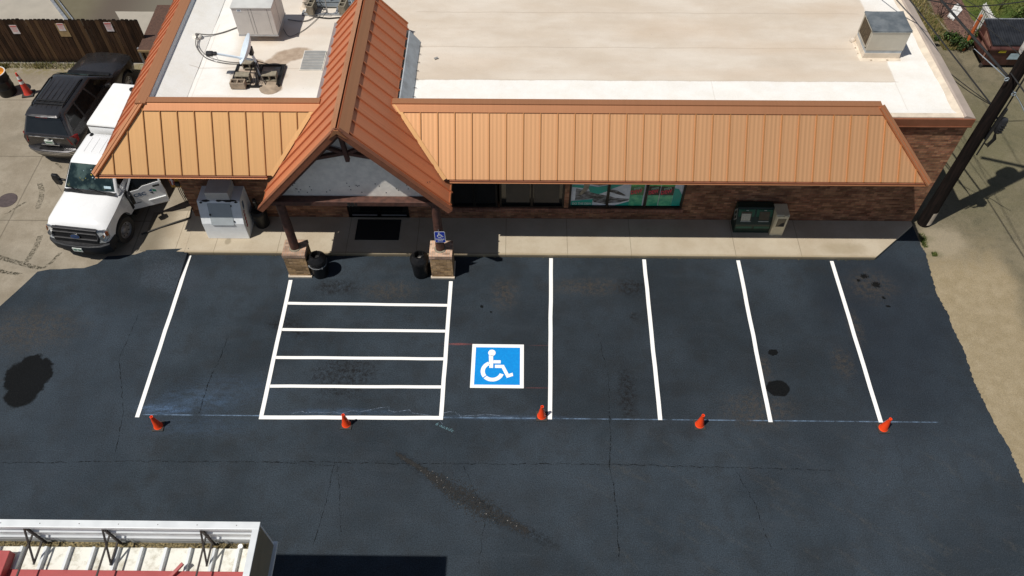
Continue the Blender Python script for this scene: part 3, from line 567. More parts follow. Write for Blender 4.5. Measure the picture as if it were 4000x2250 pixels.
# flat roof
mb = MB(); nx, ny = 60, 40
X = lambda i, j: (-10.5+(10.62-.034*(6.7+13.2*j/ny-6.7)+10.5)*i/nx, 6.7+13.2*j/ny)
g = [[(*X(i, j), 4.1+.012*math.sin(i*.9+j*.5)*math.sin(j*1.3)+(.05 if j == 0 else 0)) for i in range(nx+1)] for j in range(ny+1)]
for j in range(ny):
    for i in range(nx): mb.poly([g[j][i], g[j][i+1], g[j+1][i+1], g[j+1][i]])
RF = sb('roof', mb, 'membrane', smooth=60)
def subs(name, mb, mats, parent, **k): return sb(name, mb, mats, parent, **k)
mb = MB(); mb.prism([(10.42, 4.08), (10.62, 4.19), (10.62, 4.08)], 'y', 6.72, 20); 
mb.v = [(x-.034*(y-6.7), y, z) for x, y, z in mb.v]; subs('edge_upturn', mb, 'curb_mem', RF)
mb = MB(); mb.prism([(10.60, 4.19), (10.64, 4.215), (10.90, 4.14), (10.90, 3.98), (10.87, 3.98), (10.87, 4.10), (10.60, 4.12)], 'y', 6.62, 20); mb.v = [(x-.034*(y-6.7), y, z) for x, y, z in mb.v]
subs('coping', mb, 'coping', RF)
mb = MB(); mb.box(8.25, 10.66, 6.64, 6.80, 4.10, 4.17); subs('front_rim', mb, 'curb_mem', RF, bevel=.02)
mb = MB(); mb.box(8.3, 10.9, 6.585, 6.645, 3.90, 4.13); mb.box(8.3, 10.9, 6.57, 6.645, 3.87, 3.90); sb('front_fascia', mb, ['copper_dark'])
sb('parapet_back', MB().prism([(-10.6, 4.06), (-10.6, 4.5), (-10.45, 4.5), (-10.42, 4.39), (-10.42, 4.06)], 'y', 6.72, 20), 'flash_pale'); sb('cant_strip', MB().prism([(-10.42, 4.06), (-10.42, 4.385), (-9.72, 4.115), (-9.72, 4.06)], 'y', 6.72, 20), 'membrane'); sb('parapet_back', MB().box(-10.5, -6.05, 6.66, 6.70, 4.06, 4.5), 'flash_grey'); sb('parapet_back', MB().box(-4.1, 8.3, 6.66, 6.70, 4.06, 4.5), 'flash_grey')
# mansard
E0, ET = (5.31, 3.12), (6.64, 4.5)
DY = 0.0
def S(x, t, lift=0): return (x, E0[0]+(ET[0]-E0[0])*t+DY*(1-t)-lift*.71, E0[1]+(ET[1]-E0[1])*t+lift*.70)
def mansard(name, a0, a1, b0, b1, mat, x0, x1):
    mb = MB().poly([S(a0, 0), S(a1, 0), S(b1, 1), S(b0, 1)]); x = x0
    while x < x1:
        lo, hi = 0.0, 1.0
        if x > b1: hi = min(hi, (a1-x)/(a1-b1)) if a1 > b1 else hi
        if x > a1 and b1 > a1: lo = max(lo, (x-a1)/(b1-a1))
        if x < b0 and a0 < b0: hi = min(hi, (x-a0)/(b0-a0))
        if x < a0 and b0 < a0: lo = max(lo, (a0-x)/(a0-b0))
        if hi-lo > .03: mb.bar(S(x, lo, .015), S(x, hi, .015), .022, .034, (0, -.7, .7), 1)
        x += .441
    return sb(name, mb, [mat, 'copper_seam' if x1 < 0 else 'copper_seam_r'], recalc=False)
def MBshift(mb): mb.v = [(x, y-6.65, z) for x, y, z in mb.v]; return mb
mR = mansard('mansard_panel', -2.87, 9.71, -4.14, 8.33, 'copper_r', -3.86, 9.65)
DY = .10
mL = mansard('mansard_panel', -11.98, -7.27, -10.58, -6.0, 'copper_l', -11.9, -6.1)
DY = 0.0
mb = MB(); mb.poly([(9.71, 5.28, 3.1), (9.71, 6.66, 3.1), (8.33, 6.64, 4.5)]); sb('mansard_hip_end', mb, 'copper_dark', recalc=False)
mb = MB(); mb.poly([(-11.98, 5.41, 3.12), (-10.58, 6.64, 4.5), (-10.58, 20, 4.5), (-11.98, 20, 3.12)]); y = 5.7
while y < 20:
    t1 = min(1, (y-5.41)/1.23); mb.bar((-11.98-.02, y, 3.1-.0), (-11.98+1.4*t1, y, 3.1+1.4*t1), .022, .07, (-.7, 0, .7), 1); y += .441
sb('mansard_side', mb, ['copper_g', 'copper_seam_g'], recalc=False)
for x0, x1 in ((-10.45, -6.0), (-4.14, 8.36)):
    mb = MB(); mb.box(x0, x1, 6.60, 6.80, 4.50, 4.545); mb.bar(S(x0, .985, .03), S(x1, .985, .03), .035, .012, (0, -.7, .7)); mb.poly([S(x0-(.12 if x0 < -9 else -.0), .89, .036), S(x1+(.12 if x1 > 8 else 0), .89, .036), S(x1, 1.0, .036), S(x0, 1.0, .036)]); mb.poly([S(x0-.12, .885, .0), S(x1+.12, .885, .0), S(x1+.12, .89, .036), S(x0-.12, .89, .036)]); sb('mansard_cap', mb, 'copper_t')
sb('mansard_cap', MB().box(-10.74, -10.46, 6.56, 20, 4.50, 4.547), 'copper_t')
sb('hip_cap', MB().bar((9.73, 5.26, 3.115), (8.35, 6.62, 4.52), .17, .05, (.3, -.5, .8)).bar((9.73, 5.26, 3.15), (8.35, 6.62, 4.55), .035, .03, (.3, -.5, .8)), 'copper_t'); sb('hip_cap', MB().bar((-12.0, 5.39, 3.13), (-10.6, 6.62, 4.52), .17, .05, (-.3, -.5, .8)).bar((-12.0, 5.39, 3.165), (-10.6, 6.62, 4.55), .035, .03, (-.3, -.5, .8)), 'copper_t')
for s, x0, x1 in ((1, -2.83, -4.10), (-1, -7.31, -6.04)):
    DY = .10 if s < 0 else 0.0; sb('valley_flashing', MB().bar(S(x0+s*.03, .0, .03), S(x1+s*.03, 1, .03), .10, .012, (0, -.7, .7)), 'copper_l')
DY = 0.0
for x0, x1, d in ((-12.0, -7.46, .10), (-2.68, 9.74, 0)): sb('gutter', MB().box(x0, x1, 5.275+d, 5.335+d, 3.05, 3.105).box(x0, x1, 5.255+d, 5.285+d, 3.03, 3.049, 1), ['copper_dark', 'copper_t'], bevel=.006)
sb('gutter', MB().box(-12.05, -11.97, 5.44, 20, 2.97, 3.085), 'copper_dark', bevel=.006)
for x0, x1, y0, y1, z0 in ((-11.96, -7.0, 5.44, 6.64, 3.04), (-3.2, 9.69, 5.335, 6.64, 3.04), (-11.96, -10.63, 6.65, 20, 3.0), (-7.0, -3.2, 5.0, 6.64, 2.9)): sb('soffit', MB().box(x0, x1, y0, y1, z0, z0+.03), 'soffit')
# porch gable
GX, GZ, GS = -5.07, 5.52, 1.1
gp = lambda s, y, d, l=0: (GX+s*(d+l*.74), y, GZ-GS*d+l*.67)
def dmax(y): return 2.41 if y < 5.28 else 2.2-(y-5.31)/1.33*1.2 if y < 6.64 else 1.0
for s in (1, -1):
    pts = [gp(s, y, d) for y, d in ((4.42, 2.41), (5.38, 2.41), (5.38, 2.22), (6.70, 1.02), (10.13, 1.0), (10.13, 0), (4.42, 0))]
    if s < 0: pts = pts[::-1]
    mb = MB().poly(pts); y = 4.66
    while y < 10.1:
        d1 = dmax(y); mb.bar(gp(s, y, .14, .018), gp(s, y, d1+.03, .018), .03, .05, (s*.74, 0, .67), 1); y += .437
    sb('gable_panel', mb, ['copper_g', 'copper_seam_g'], recalc=False)
    mb = MB(); mb.poly([gp(s, 4.41, .0, .055), gp(s, 10.16, .0, .055), gp(s, 10.16, .2, .05), gp(s, 4.41, .2, .05)]); mb.poly([gp(s, 4.41, .2, .05), gp(s, 10.16, .2, .05), gp(s, 10.16, .2, .0), gp(s, 4.41, .2, .0)]); sb('ridge_cap', mb, 'copper_t')
    mb = MB(); mb.bar(gp(s, 4.43, -.07, .0), gp(s, 4.43, 2.44, .0), .03, .14, (s*.74, 0, .67)); mb.bar(gp(s, 4.47, .0, .08), gp(s, 4.47, 2.43, .08), .12, .02, (s*.74, 0, .67)); sb('rake_trim', mb, 'copper_dark')
    sb('rake_trim', MB().bar(gp(s, 10.15, 0, -.06), gp(s, 10.15, 1.0, -.06), .03, .2, (s*.74, 0, .67)), 'copper_t'); mb = MB(); mb.bar(gp(s, 4.45, 2.41, -.03), gp(s, 5.40, 2.41, -.03), .03, .1, (s*.74, 0, .67)); sb('eave_trim', mb, 'copper_t')
    sb('gable_underside', MB().poly([gp(s, 4.46, 0, -.06), gp(s, 6.6, 0, -.06), gp(s, 6.6, 2.36, -.06), gp(s, 4.46, 2.36, -.06)]), 'soffit')
    sb('rafter', MB().bar(gp(s, 4.74, .03, -.155), gp(s, 4.74, 2.33, -.155), .13, .14, (s*.74, 0, .67)), 'wood_dark', bevel=.008)
mb = MB(); mb.prism([(GX-2.2, 2.88), (GX+2.2, 2.88), (GX+2.2, 2.98), (GX, 5.38), (GX-2.2, 2.98)], 'y', 4.86, 4.92); r_ = random.Random(11)
for k in range(34): x = GX+r_.uniform(-1.85, 1.95); z = 3.07+r_.random()*.42; mb.mark(); mb.box(x-.012, x+.012, 4.854, 4.859, z-.014, z+.014, 1)
sb('gable_wall', mb, ['stucco', 'hole'])
mb = MB(); sb('truss', mb.bar((GX-.02, 4.72, 5.2), (GX+.03, 4.72, 4.35), .1, .12, (0, -1, 0)).bar((GX, 4.76, 4.58), (GX-.75, 4.76, 4.40), .09, .1, (0, -1, 0)).bar((GX, 4.76, 4.58), (GX+.75, 4.76, 4.40), .09, .1, (0, -1, 0)).bar((GX, 4.76, 4.55), (GX-.52, 4.76, 4.78), .08, .09, (0, -1, 0)).bar((GX, 4.76, 4.55), (GX+.52, 4.76, 4.78), .08, .09, (0, -1, 0)), 'wood_dark', bevel=.006)
bm_ = sb('beam', MB().box(GX-2.28, GX+2.28, 4.62, 4.84, 2.82, 2.975), 'wood_dark', bevel=.012)
for s in (-2.03, 2.03): sb('side_beam', MB().box(GX+s-.1, GX+s+.1, 4.85, 6.64, 2.75, 2.9), 'wood_dark')
sb('ridge_end', MB().prism([(GX-.21, 5.34), (GX-.05, 5.60), (GX+.05, 5.60), (GX+.21, 5.34), (GX, 5.50)], 'y', 4.395, 4.435), 'copper_t')
nm = text('house_number', '501', .19, 'black_matte', bm_, (-5.30, 4.612-6.65, 2.832), (PI/2, 0, 0), .006, bold=.006)
for x0, px in ((-7.40, -7.085), (-3.33, -3.045)):
    mb = MB(); x1 = x0+.61; mb.box(x0, x1, 4.47, 5.02, .06, .86); mb.box(x0-.012, x1+.012, 4.458, 5.032, .86, .985, 1); mb.box(x0-.03, x1+.03, 4.43, 5.05, -.01, .06, 2)
    pl = sb('pillar', mb, ['pbrick', 'pbrick_top', 'curb_mem'])
    mb = MB(); mb.tube([(px, 4.74, .97), (px+.005, 4.74, 1.9), (px, 4.74, 2.8)], [.125, .12, .115], 18); sb('post', mb, 'wood_dark', smooth=50)
    sb('post_collar', MB().lathe([(.17, 0), (.16, .02), (.12, .03)], (px, 4.74, .985), 18), 'cmu', smooth=40)
# door and windows
dr = sb('door', MB().box(-5.98, -5.90, 6.70, 6.78, .12, 2.25).box(-4.23, -4.15, 6.70, 6.78, .12, 2.25).box(-5.105, -5.025, 6.70, 6.78, .12, 2.25).box(-5.9, -4.23, 6.70, 6.78, 2.13, 2.25).box(-5.9, -4.23, 6.70, 6.78, .12, .22), 'alu')
for a, b in ((-5.9, -5.105), (-5.025, -4.23)):
    build('glass_pane', MBshift(MB().box(a, b, 6.735, 6.745, .22, 2.13)), 'glass_dark', dr); build('kick_rail', MBshift(MB().box(a+.02, b-.02, 6.685, 6.70, .16, .2)), 'push', dr); build('push_bar', MBshift(MB().box(a+.06, b-.06, 6.67, 6.69, 1.02, 1.06)), 'push', dr)
def window(x0, x1, mull, boards=()):
    mb = MB(); mb.box(x0, x1, 6.66, 6.74, .6, .66); mb.box(x0, x1, 6.66, 6.74, 2.14, 2.2); mb.box(x0, x0+.06, 6.66, 6.74, .66, 2.14); mb.box(x1-.06, x1, 6.66, 6.74, .66, 2.14)
    for m in mull: mb.box(m-.035, m+.035, 6.66, 6.74, .66, 2.14)
    f = sb('window', mb, 'alu'); ed = [x0+.06]+sum([[m-.035, m+.035] for m in mull], [])+[x1-.06]
    for k in range(0, len(ed), 2): build('glass_pane', MBshift(MB().box(ed[k], ed[k+1], 6.715, 6.725, .66, 2.14)), 'glass_dark', f)
    for a, b, c, d in boards: build('backing_board', MBshift(MB().box(a, b, 6.695, 6.713, c, d)), 'board', f)
window(-2.85, -1.5, [-2.18]); window(-1.44, .45, [-.5], [(-1.25, -.56, .78, 1.6), (-.44, .30, .78, 1.6)]); window(.58, 3.92, [1.715, 2.815])
# flashing strip beside gable
mb = MB(); mb.prism([(-6.11, 4.1), (-6.15, 4.42), (-6.12, 4.5), (-6.0, 4.4), (-6.0, 4.1)], 'y', 6.7, 10.1); sb('gable_flashing', mb, 'flash_grey')
mb = MB(); mb.prism([(-4.03, 4.10), (-3.99, 4.48), (-3.96, 4.48), (-3.70, 4.13), (-3.70, 4.10)], 'y', 6.75, 9.75)
r_ = random.Random(5)
for k in range(16): y = 6.9+k*.18; x = -3.86+r_.uniform(-.05, .05); z = 4.35-(x+3.96)*1.35+.012; mb.box(x-.02, x+.03, y, y+r_.uniform(.03, .09), z-.03, z, 1)
for k in range(8): mb.tube([(-3.72, 7.0+k*.36, 4.14), (-3.64, 7.0+k*.36, 4.14)], .008, 5, 1)
sb('gable_flashing', mb, ['flash_grey', 'rust'])
mb = MB(); mb.box(-4.05, -6.1+.0, 10.06, 10.1, 4.1, 4.4) if False else mb.prism([(-6.07, 4.1), (-4.07, 4.1), (-4.07, 4.4), (-5.07, 5.45), (-6.07, 4.4)], 'y', 10.05, 10.11); sb('gable_back_wall', mb, 'stucco')

# poster in the right-hand window (flat sheets on the panes)
PO = empty('soda_poster', (2.25, 6.65, 1.1), 0, 'teal window poster with three green soda bottles and a fishing picture', 'poster')
def pp(pts, lay, mi=0, mb=None): return (mb or MB()).poly([(x-2.25, .060-.0035*lay, z-1.1) for x, z in pts], mi)
def clip(x): return x
TOP = 2.13
sheets = MB()
for a, b in ((.645, 1.675), (1.755, 2.775), (2.855, 3.855)): pp([(a, .665), (b, .665), (b, TOP), (a, TOP)], 0, 0, sheets)
build('poster_sheet', sheets, 'po_grey', PO, recalc=False)
mb = MB(); pp([(.77, 1.37), (1.24, 1.24), (1.46, 1.13), (1.675, 1.08), (1.675, .72), (1.32, .80), (1.27, .94), (.77, .87)], 1, 0, mb); pp([(1.76, 1.06), (1.92, .99), (2.34, .95), (2.33, .89), (2.09, .79), (1.757, .76)], 1, 0, mb); build('water_picture', mb, 'po_dark', PO, recalc=False)
mb = MB(); pp([(.76, TOP), (1.67, TOP), (1.67, 1.53), (1.42, 1.49), (.77, 1.62)], 1, 0, mb); pp([(1.75, 1.34), (1.96, 1.3), (2.23, 1.1), (2.18, 1.06), (1.757, 1.23)], 1, 0, mb); build('boat_picture', mb, 'po_dark', PO, recalc=False)
mb = MB(); pp([(1.0, 1.75), (1.2, 1.75), (1.12, 1.35), (.95, 1.12), (.86, 1.1), (.98, 1.4)], 3, 0, mb); build('fish_picture', mb, 'po_skin', PO, recalc=False)
for pts in ([(.65, 1.52), (.91, 1.51), (1.4, 1.44), (1.672, 1.5), (1.672, 1.26), (1.44, 1.14), (1.18, 1.22), (1.14, 1.36), (.65, 1.43)], [(1.76, 1.54), (2.2, 1.66), (2.34, 1.64), (2.3, 1.56), (2.18, 1.57), (1.757, 1.34)], [(1.94, .667), (2.38, .86), (2.41, .667)], [(3.60, 1.4), (3.73, 1.37), (3.852, 1.14), (3.852, .667), (3.60, .667)], [(.65, .84), (1.29, .93), (1.27, .667), (.65, .667)]):
    build('teal_band', pp(pts, 2), 'po_teal', PO, recalc=False)
text('slogan', 'DO THE DEW', .125, 'po_white', PO, (.69-2.25, .048, .70-1.1), (PI/2, 0, 0), .0005, sx=.72, bold=.002)
for (x0, x1), zt in (((2.34, 2.74), 1.46), ((2.86, 3.20), 1.49), ((3.21, 3.60), 1.48)):
    c = (x0+x1)/2; w = (x1-x0)/2*.97; mb = MB()
    pp([(c-w, .667), (c+w, .667), (c+w*.98, 1.12), (c-w*.98, 1.12)], 3, 1, mb); pp([(c-w*.98, 1.12), (c+w*.98, 1.12), (c+w, zt), (c-w, zt)], 3, 0, mb); pp([(c-w, zt), (c+w, zt), (c+w, zt+.12), (c+w*.85, zt+.25), (c+w*.35, zt+.5), (c+w*.25, TOP), (c-w*.25, TOP), (c-w*.35, zt+.5), (c-w*.85, zt+.25), (c-w, zt+.12)], 3, 0, mb)
    bo = build('bottle_picture', mb, ['po_green', 'po_green2'], PO, recalc=False)
    build('bottle_label', pp([(c-w, 1.12), (c+w, 1.12), (c+w, zt), (c-w, zt)], 4), 'po_label' if c < 3 else 'po_black', bo, recalc=False)
    text('label_small_word', 'mtn', .17, 'po_lime', bo, (c-w*.55-2.25, .0435, 1.335-1.1), (PI/2, -.25, 0), .0005, sx=.8, shear=.2, bold=.003); text('label_word', 'DEW', .20, 'po_red', bo, (c-w*.9-2.25, .043, 1.15-1.1), (PI/2, -.3, 0), .0005, sx=.72*w/.19, shear=.2, bold=.007)
# ================================================================== SMALL STREET THINGS
def cone_new():
    e = empty('traffic_cone', (0, 0, 0), 0, 'x', 'cone', 'orange cones along the front chalk line')
    mb = MB(); mb.box(-.14, .14, -.14, .14, 0, .028); build('base', mb, 'rubber', e, bevel=.008)
    build('body', MB().lathe([(.112, .028), (.112, .042), (.104, .05), (.099, .065), (.070, .27), (.036, .49), (.038, .50), (.038, .52), (.025, .52), (.022, .45)], n=28, caps=False), 'orange', e, smooth=40)
    build('hole', MB().lathe([(.023, .46), (.001, .46)], n=16), 'black_matte', e)
    return e
proto = cone_new()
for i, ((x, y), rz, lab) in enumerate((((-9.84, -.28), .05, 'orange cone standing by the lower end of the leftmost stall line'), ((-5.145, -.18), -.03, 'orange cone standing against the bottom line of the striped box'), ((-.257, .10), 0, 'orange cone just left of the stall line next to the wheelchair square'),
                                       ((3.685, -.10), .02, 'orange cone standing alone between two stall lines on the chalk line'), ((8.24, -.15), .04, 'orange cone at the end of the rightmost stall line'))):
    o = proto if i == 0 else copy_tree(proto); o.location = (x, y, .001); o.rotation_euler = (0, 0, rz); o['label'] = lab
e = empty('tall_cone', (-17.9, 12.36, -.012), .2, 'tall faded red cone with white bands beside the black drum', 'cone')
build('base', MB().box(-.19, .19, -.19, .19, 0, .05), 'rubber', e, bevel=.012)
R_ = lambda z: .135-.105*z/.9
build('body', MB().lathe([(.145, .05), (R_(.08), .08), (R_(.48), .48), (R_(.78), .78), (.03, .88), (.03, .9), (.001, .9)], n=24, caps=False), 'orange_old', e, smooth=40)
for a, b in ((.48, .58), (.66, .78)): build('white_band', MB().lathe([(R_(a)+.003, a), (R_(b)+.003, b)], n=24, caps=False), 'reflective', e, smooth=40)
e = empty('steel_drum', (-18.62, 12.42, -.012), 0, 'black open drum with an orange yellow inside, left of the tall cone', 'drum')
build('shell', MB().lathe([(.27, 0), (.285, .02), (.285, .28), (.297, .30), (.285, .32), (.285, .57), (.297, .59), (.285, .61), (.285, .86)], n=32, caps=False), 'black_pl', e, smooth=40)
build('rim', MB().lathe([(.285, .86), (.30, .87), (.30, .89), (.27, .89), (.27, .87)], n=32, caps=False), 'reflective', e, smooth=40)
build('inside', MB().lathe([(.268, .885), (.262, .70), (.001, .70)], n=32, caps=False), 'drum_y', e, smooth=40)

def trash(x, y, lab, rz, band):
    e = empty('trash_bin', (x, y, .0), rz, lab, 'trash bin', 'round black bins beside the porch pillars')
    build('body', MB().lathe([(.205, 0), (.22, .02), (.245, .56), (.25, .60)], n=32), 'black_pl', e, smooth=40)
    n = 30; prof = [(.262, .58), (.265, .62), (.265, .70), (.258, .715), (.15, .845)]
    lid = MB().lathe(prof, n=n, caps=False)
    hexr = [(.150*math.cos(2*PI*k/6+.4), .150*math.sin(2*PI*k/6+.4)) for k in range(6)]
    build('lid', lid, 'black_pl', e, smooth=40)
    build('opening_rim', MB().loft([[(x_*1.02, y_*1.02, .835) for x_, y_ in hexr], [(x_*1.02, y_*1.02, .858) for x_, y_ in hexr], [(x_*.90, y_*.90, .858) for x_, y_ in hexr], [(x_*.88, y_*.88, .66) for x_, y_ in hexr]], caps=False), 'black_pl', e)
    build('liner', MB().poly([(.14*math.cos(2*PI*k/20), .14*math.sin(2*PI*k/20), .68) for k in range(20)]), 'black_matte', e)
    if band:
        mb = MB()
        for k in range(3): a = k*2*PI/3-2.0; mb.box(-.03, .03, .25, .285, .47, .53); mb.mark()
        mb = MB(); mb.tube([(.256*math.cos(t), .256*math.sin(t), .50) for t in [2*PI*k/24 for k in range(25)]], .009, 6)
        for t in (-2.6, -.9, .6): mb.box(.25*math.cos(t)-.025, .25*math.cos(t)+.025, .25*math.sin(t)-.025, .25*math.sin(t)+.025, .475, .525)
        build('strap', mb, 'steel', e)
    else: build('bag', MB().box(-.05, .05, -.09, -.01, .70, .78), 'cable_g', e, bevel=.02)
trash(-6.53, 4.60, 'round black bin with metal strap at the right of the left porch pillar', 0, True)
trash(-3.65, 4.63, 'round black bin at the left of the pillar with the blue sign', .5, False)
e = empty('ash_bin', (-8.52, 6.36, .12), 0, 'dark round bin standing in shade beside the ice merchandiser', 'bin')
build('body', MB().lathe([(.20, 0), (.21, .02), (.225, .5), (.23, .55), (.18, .63), (.06, .66)], n=24), 'black_pl', e, smooth=40); build('neck', MB().lathe([(.05, .65), (.045, 1.0), (.055, 1.04), (.04, 1.08)], n=14), 'black_pl', e, smooth=40); build('cap_plate', MB().box(-.03, .03, -.06, -.045, .98, 1.0), 'steel', e)

# accessible parking sign on the right post
e = empty('parking_sign', (-2.995, 4.60, 1.645), 0, 'blue wheelchair PARKING ONLY sign on the right porch post', 'sign')
def rrect(w, h, r, n=5): return [(cx*(w/2-r)+r*math.cos(a), cy*(h/2-r)+r*math.sin(a)) for cx, cy, a0 in ((1, 1, 0), (-1, 1, 90), (-1, -1, 180), (1, -1, 270)) for a in [math.radians(a0+90*k/n) for k in range(n+1)]]
build('border', MB().prism(rrect(.29, .45, .035), 'y', -.003, .0), 'sign_white', e); build('field', MB().prism(rrect(.262, .422, .028), 'y', -.0055, -.003), 'sign_blue', e)
build('wheelchair_figure', wheelchair(lambda p: ((p[0]+1.48)*.205, -.0085, (p[1]-1.52)*.215+.075)), 'sign_white', e, recalc=False)
text('sign_writing', 'PARKING', .066, 'sign_white', e, (0, -.0085, -.103), (PI/2, 0, 0), .0008, sx=.83, align='CENTER', bold=.0016); text('sign_writing', 'ONLY', .066, 'sign_white', e, (0, -.0085, -.168), (PI/2, 0, 0), .0008, sx=.83, align='CENTER', bold=.0016)
build('mounting_stub', MB().box(-.03, -.018, -.002, .01, .22, .30), 'steel', e)

tag(build('door_mat', MB().box(-5.70, -4.40, 5.76, 6.56, .121, .134), 'mat', bevel=.004), 'large black mat on the sidewalk before the store door', 'mat')
tag(build('manhole_cover', MB().lathe([(.30, 0), (.30, .006), (.27, .010), (.25, .006), (.001, .006)], (-16.68, 7.37, -.011), 32), 'manhole'), 'round rusty iron cover set in the concrete yard', 'manhole cover')

# ice merchandiser
e = empty('ice_merchandiser', (-9.4, 5.78, .12), 0, 'worn white slant-front ice box against the store wall', 'ice box')
cab = MB().prism([(0, 0), (.01, .64), (.26, 1.33), (.86, 1.33), (.86, 0)], 'x', -.61, .61); build('cabinet', cab, 'ice_white', e, bevel=.012)
sl = lambda x, t, l: (x, .01+.25*t-l*.94, .64+.69*t+l*.34)
mb = MB(); q = [(-.33, -.06), (.33, -.06), (.33, .90), (-.33, .90)]; mb.loft([[sl(x, t, 0) for x, t in q], [sl(x, t, .016) for x, t in q]]); d = build('door', mb, 'ice_door', e, bevel=.006)
build('latch', MB().bar(sl(-.32, .42, .03), sl(-.28, .42, .03), .05, .03, (0, -.94, .34)), 'black_pl', d)
for t in (.12, .8): build('hinge', MB().bar(sl(.33, t, .02), sl(.36, t, .02), .05, .02, (0, -.94, .34)), 'steel_dark', d)
mb = MB(); mb.box(-.32, .34, .30, .84, 1.33, 1.62); build('compressor_box', mb, 'hvac', e, bevel=.008)
r_ = random.Random(4); mb = MB()
for cx, w in ((-.36, .16), (.02, .1), (.30, .26)): 
    pts = [(cx+w*math.cos(a)*r_.uniform(.6, 1.1), .235+.05*math.sin(a)*r_.uniform(.6, 1.2)+.035, 1.334) for a in [2*PI*k/14 for k in range(14)]]; mb.poly(pts)
for cx, t in ((-.5, .93), (.5, .95)): mb.poly([sl(cx+.06*math.cos(a)*r_.uniform(.5, 1.1), t+.04*math.sin(a), .004) for a in [2*PI*k/9 for k in range(9)]])
build('peeling_paint', mb, 'rust', e, recalc=False)
mb = MB(); r_ = random.Random(9)
for k in range(5): mb.mark(); mb.prism([(-.045, -.04), (.045, -.04), (.045, .04), (-.045, .04)], 'x', .610, .614); mb.xf(Matrix.Translation((0, .16+.03*k, .42+.115*k)) @ Matrix.Rotation(.6, 4, 'X'))
ri = build('side_lettering', mb, 'red_ink', e)
mb = MB(); mb.prism([(.33, .9), (.42, .98), (.46, 1.16), (.38, 1.18), (.32, 1.05)], 'x', .610, .614); build('side_emblem', mb, 'ink_navy', e)
# newspaper boxes
e = empty('green_newspaper_box', (5.98, 6.15, .12), 0, 'dark green twin-door newspaper box on the sidewalk', 'newspaper box')
P_ = [(0, 0), (.0, .36), (.2, .88), (.44, .88), (.44, 0)]
build('cabinet', MB().prism(P_, 'x', -.52, .52), 'n_green2', e, bevel=.01)
sl2 = lambda x, t, l: (x, .2*t-l*.93, .36+.52*t+l*.36)
for c in (-.255, .265):
    mb = MB(); q = [(c-.235, -.28), (c+.235, -.28), (c+.235, .9), (c-.235, .9)]; mb.loft([[sl2(x, max(t, 0), 0) if t >= 0 else (x, 0, .36+.52*t) for x, t in q], [sl2(x, t, .02) if t >= 0 else (x, -.02, .36+.52*t) for x, t in q]]); d = build('door', mb, 'n_green', e, bevel=.005)
    build('window_pane', MB().poly([sl2(c-.15, .28, .023), sl2(c+.15, .28, .023), sl2(c+.15, .78, .023), sl2(c-.15, .78, .023)]), 'pane_tan', d, recalc=False)
    if c < 0: build('newspaper', MB().poly([sl2(c-.14, .25, .026), sl2(c+.12, .25, .026), sl2(c+.13, .66, .026), sl2(c-.14, .66, .026)]), 'cream', d, recalc=False)
    build('title_strip', MB().poly([sl2(c-.15, .19, .023), sl2(c+.15, .19, .023), sl2(c+.15, .225, .023), sl2(c-.15, .225, .023)]), 'line_w', d, recalc=False)
    build('handle', MB().bar(sl2(c-.03, .86, .03), sl2(c+.04, .86, .03), .02, .02, (0, -.9, .4)), 'line_w', d)
mb = MB(); dm = [(.22, .30), (.40, .56), (.22, .82), (.05, .56)]; dm2 = [(.22, .37), (.36, .56), (.22, .75), (.09, .56)]
for k in range(4): j = (k+1) % 4; mb.poly([(-.524, *dm[k]), (-.524, *dm[j]), (-.524, *dm2[j]), (-.524, *dm2[k])])
mb.bar((-.524, .24, .5), (-.524, .19, .62), .004, .03, (0, .9, .4)); build('diamond_emblem', mb, 'line_w', e, recalc=False)
e = empty('tan_newspaper_box', (6.70, 6.05, .12), 0, 'narrow tan newspaper box right of the green one', 'newspaper box')
build('cabinet', MB().prism([(0, 0), (0, .32), (.0, .84), (.02, .88), (.46, .88), (.46, 0)], 'x', -.19, .19), 'n_tan', e, bevel=.01)
d = build('door', MB().box(-.165, .165, -.022, -.001, .35, .85), 'n_tan', e, bevel=.006)
build('window_pane', MB().box(-.12, .12, -.026, -.022, .42, .76), 'pane_tan', d); build('dark_contents', MB().poly([(-.08, -.028, .43), (.11, -.028, .43), (.11, -.028, .6), (.03, -.028, .58)]), 'black_matte', d, recalc=False)
build('coin_mechanism', MB().box(.03, .11, -.05, .10, .80, .905), 'n_tan', e, bevel=.012)

# yellow wall terminal at the left corner with its cables
e = empty('wall_terminal', (-10.72, 6.70, 1.30), 0, 'orange-yellow enamel cabinet with red arrow and hanging cables at the wall corner', 'cabinet')
build('cabinet', MB().box(-.22, .095, -.0, .22, 0, .72), 'yellow_box', e, bevel=.01); build('red_panel', MB().box(-.2, -.06, -.006, -.0, .10, .42), 'red_ink', e); build('arrow', MB().poly([(-.17, -.009, .12), (-.13, -.009, .12), (-.11, -.009, .28), (-.07, -.009, .26), (-.13, -.009, .40), (-.19, -.009, .28), (-.15, -.009, .28)]), 'paper', e, recalc=False); build('dial_box', MB().box(-.05, .09, -.09, -.0, .12, .26), 'shell_grey', e, bevel=.015)
mb = MB(); r_ = random.Random(8)
for k in range(5):
    a = -.1+.05*k; mb.tube([(a, .1, .0), (a+.01, .06, -.25-.1*r_.random()), (a+.05, .04, -.6-.15*r_.random()), (a+.10+.03*k, .1, -.35-.1*k), (.1, .3, -.3-.12*k)], .012, 6)
build('hanging_cables', mb, 'cable', e, smooth=60)
tag(build('air_hose', MB().tube([(-12.1, 6.0, .03), (-11.6, 6.25, .05), (-11.1, 6.42, .13), (-10.75, 6.55, .16), (-10.6, 6.62, .5)], .025, 8), 'hose', smooth=60), 'thick dark hose lying on the ground by the open truck door', 'hose')
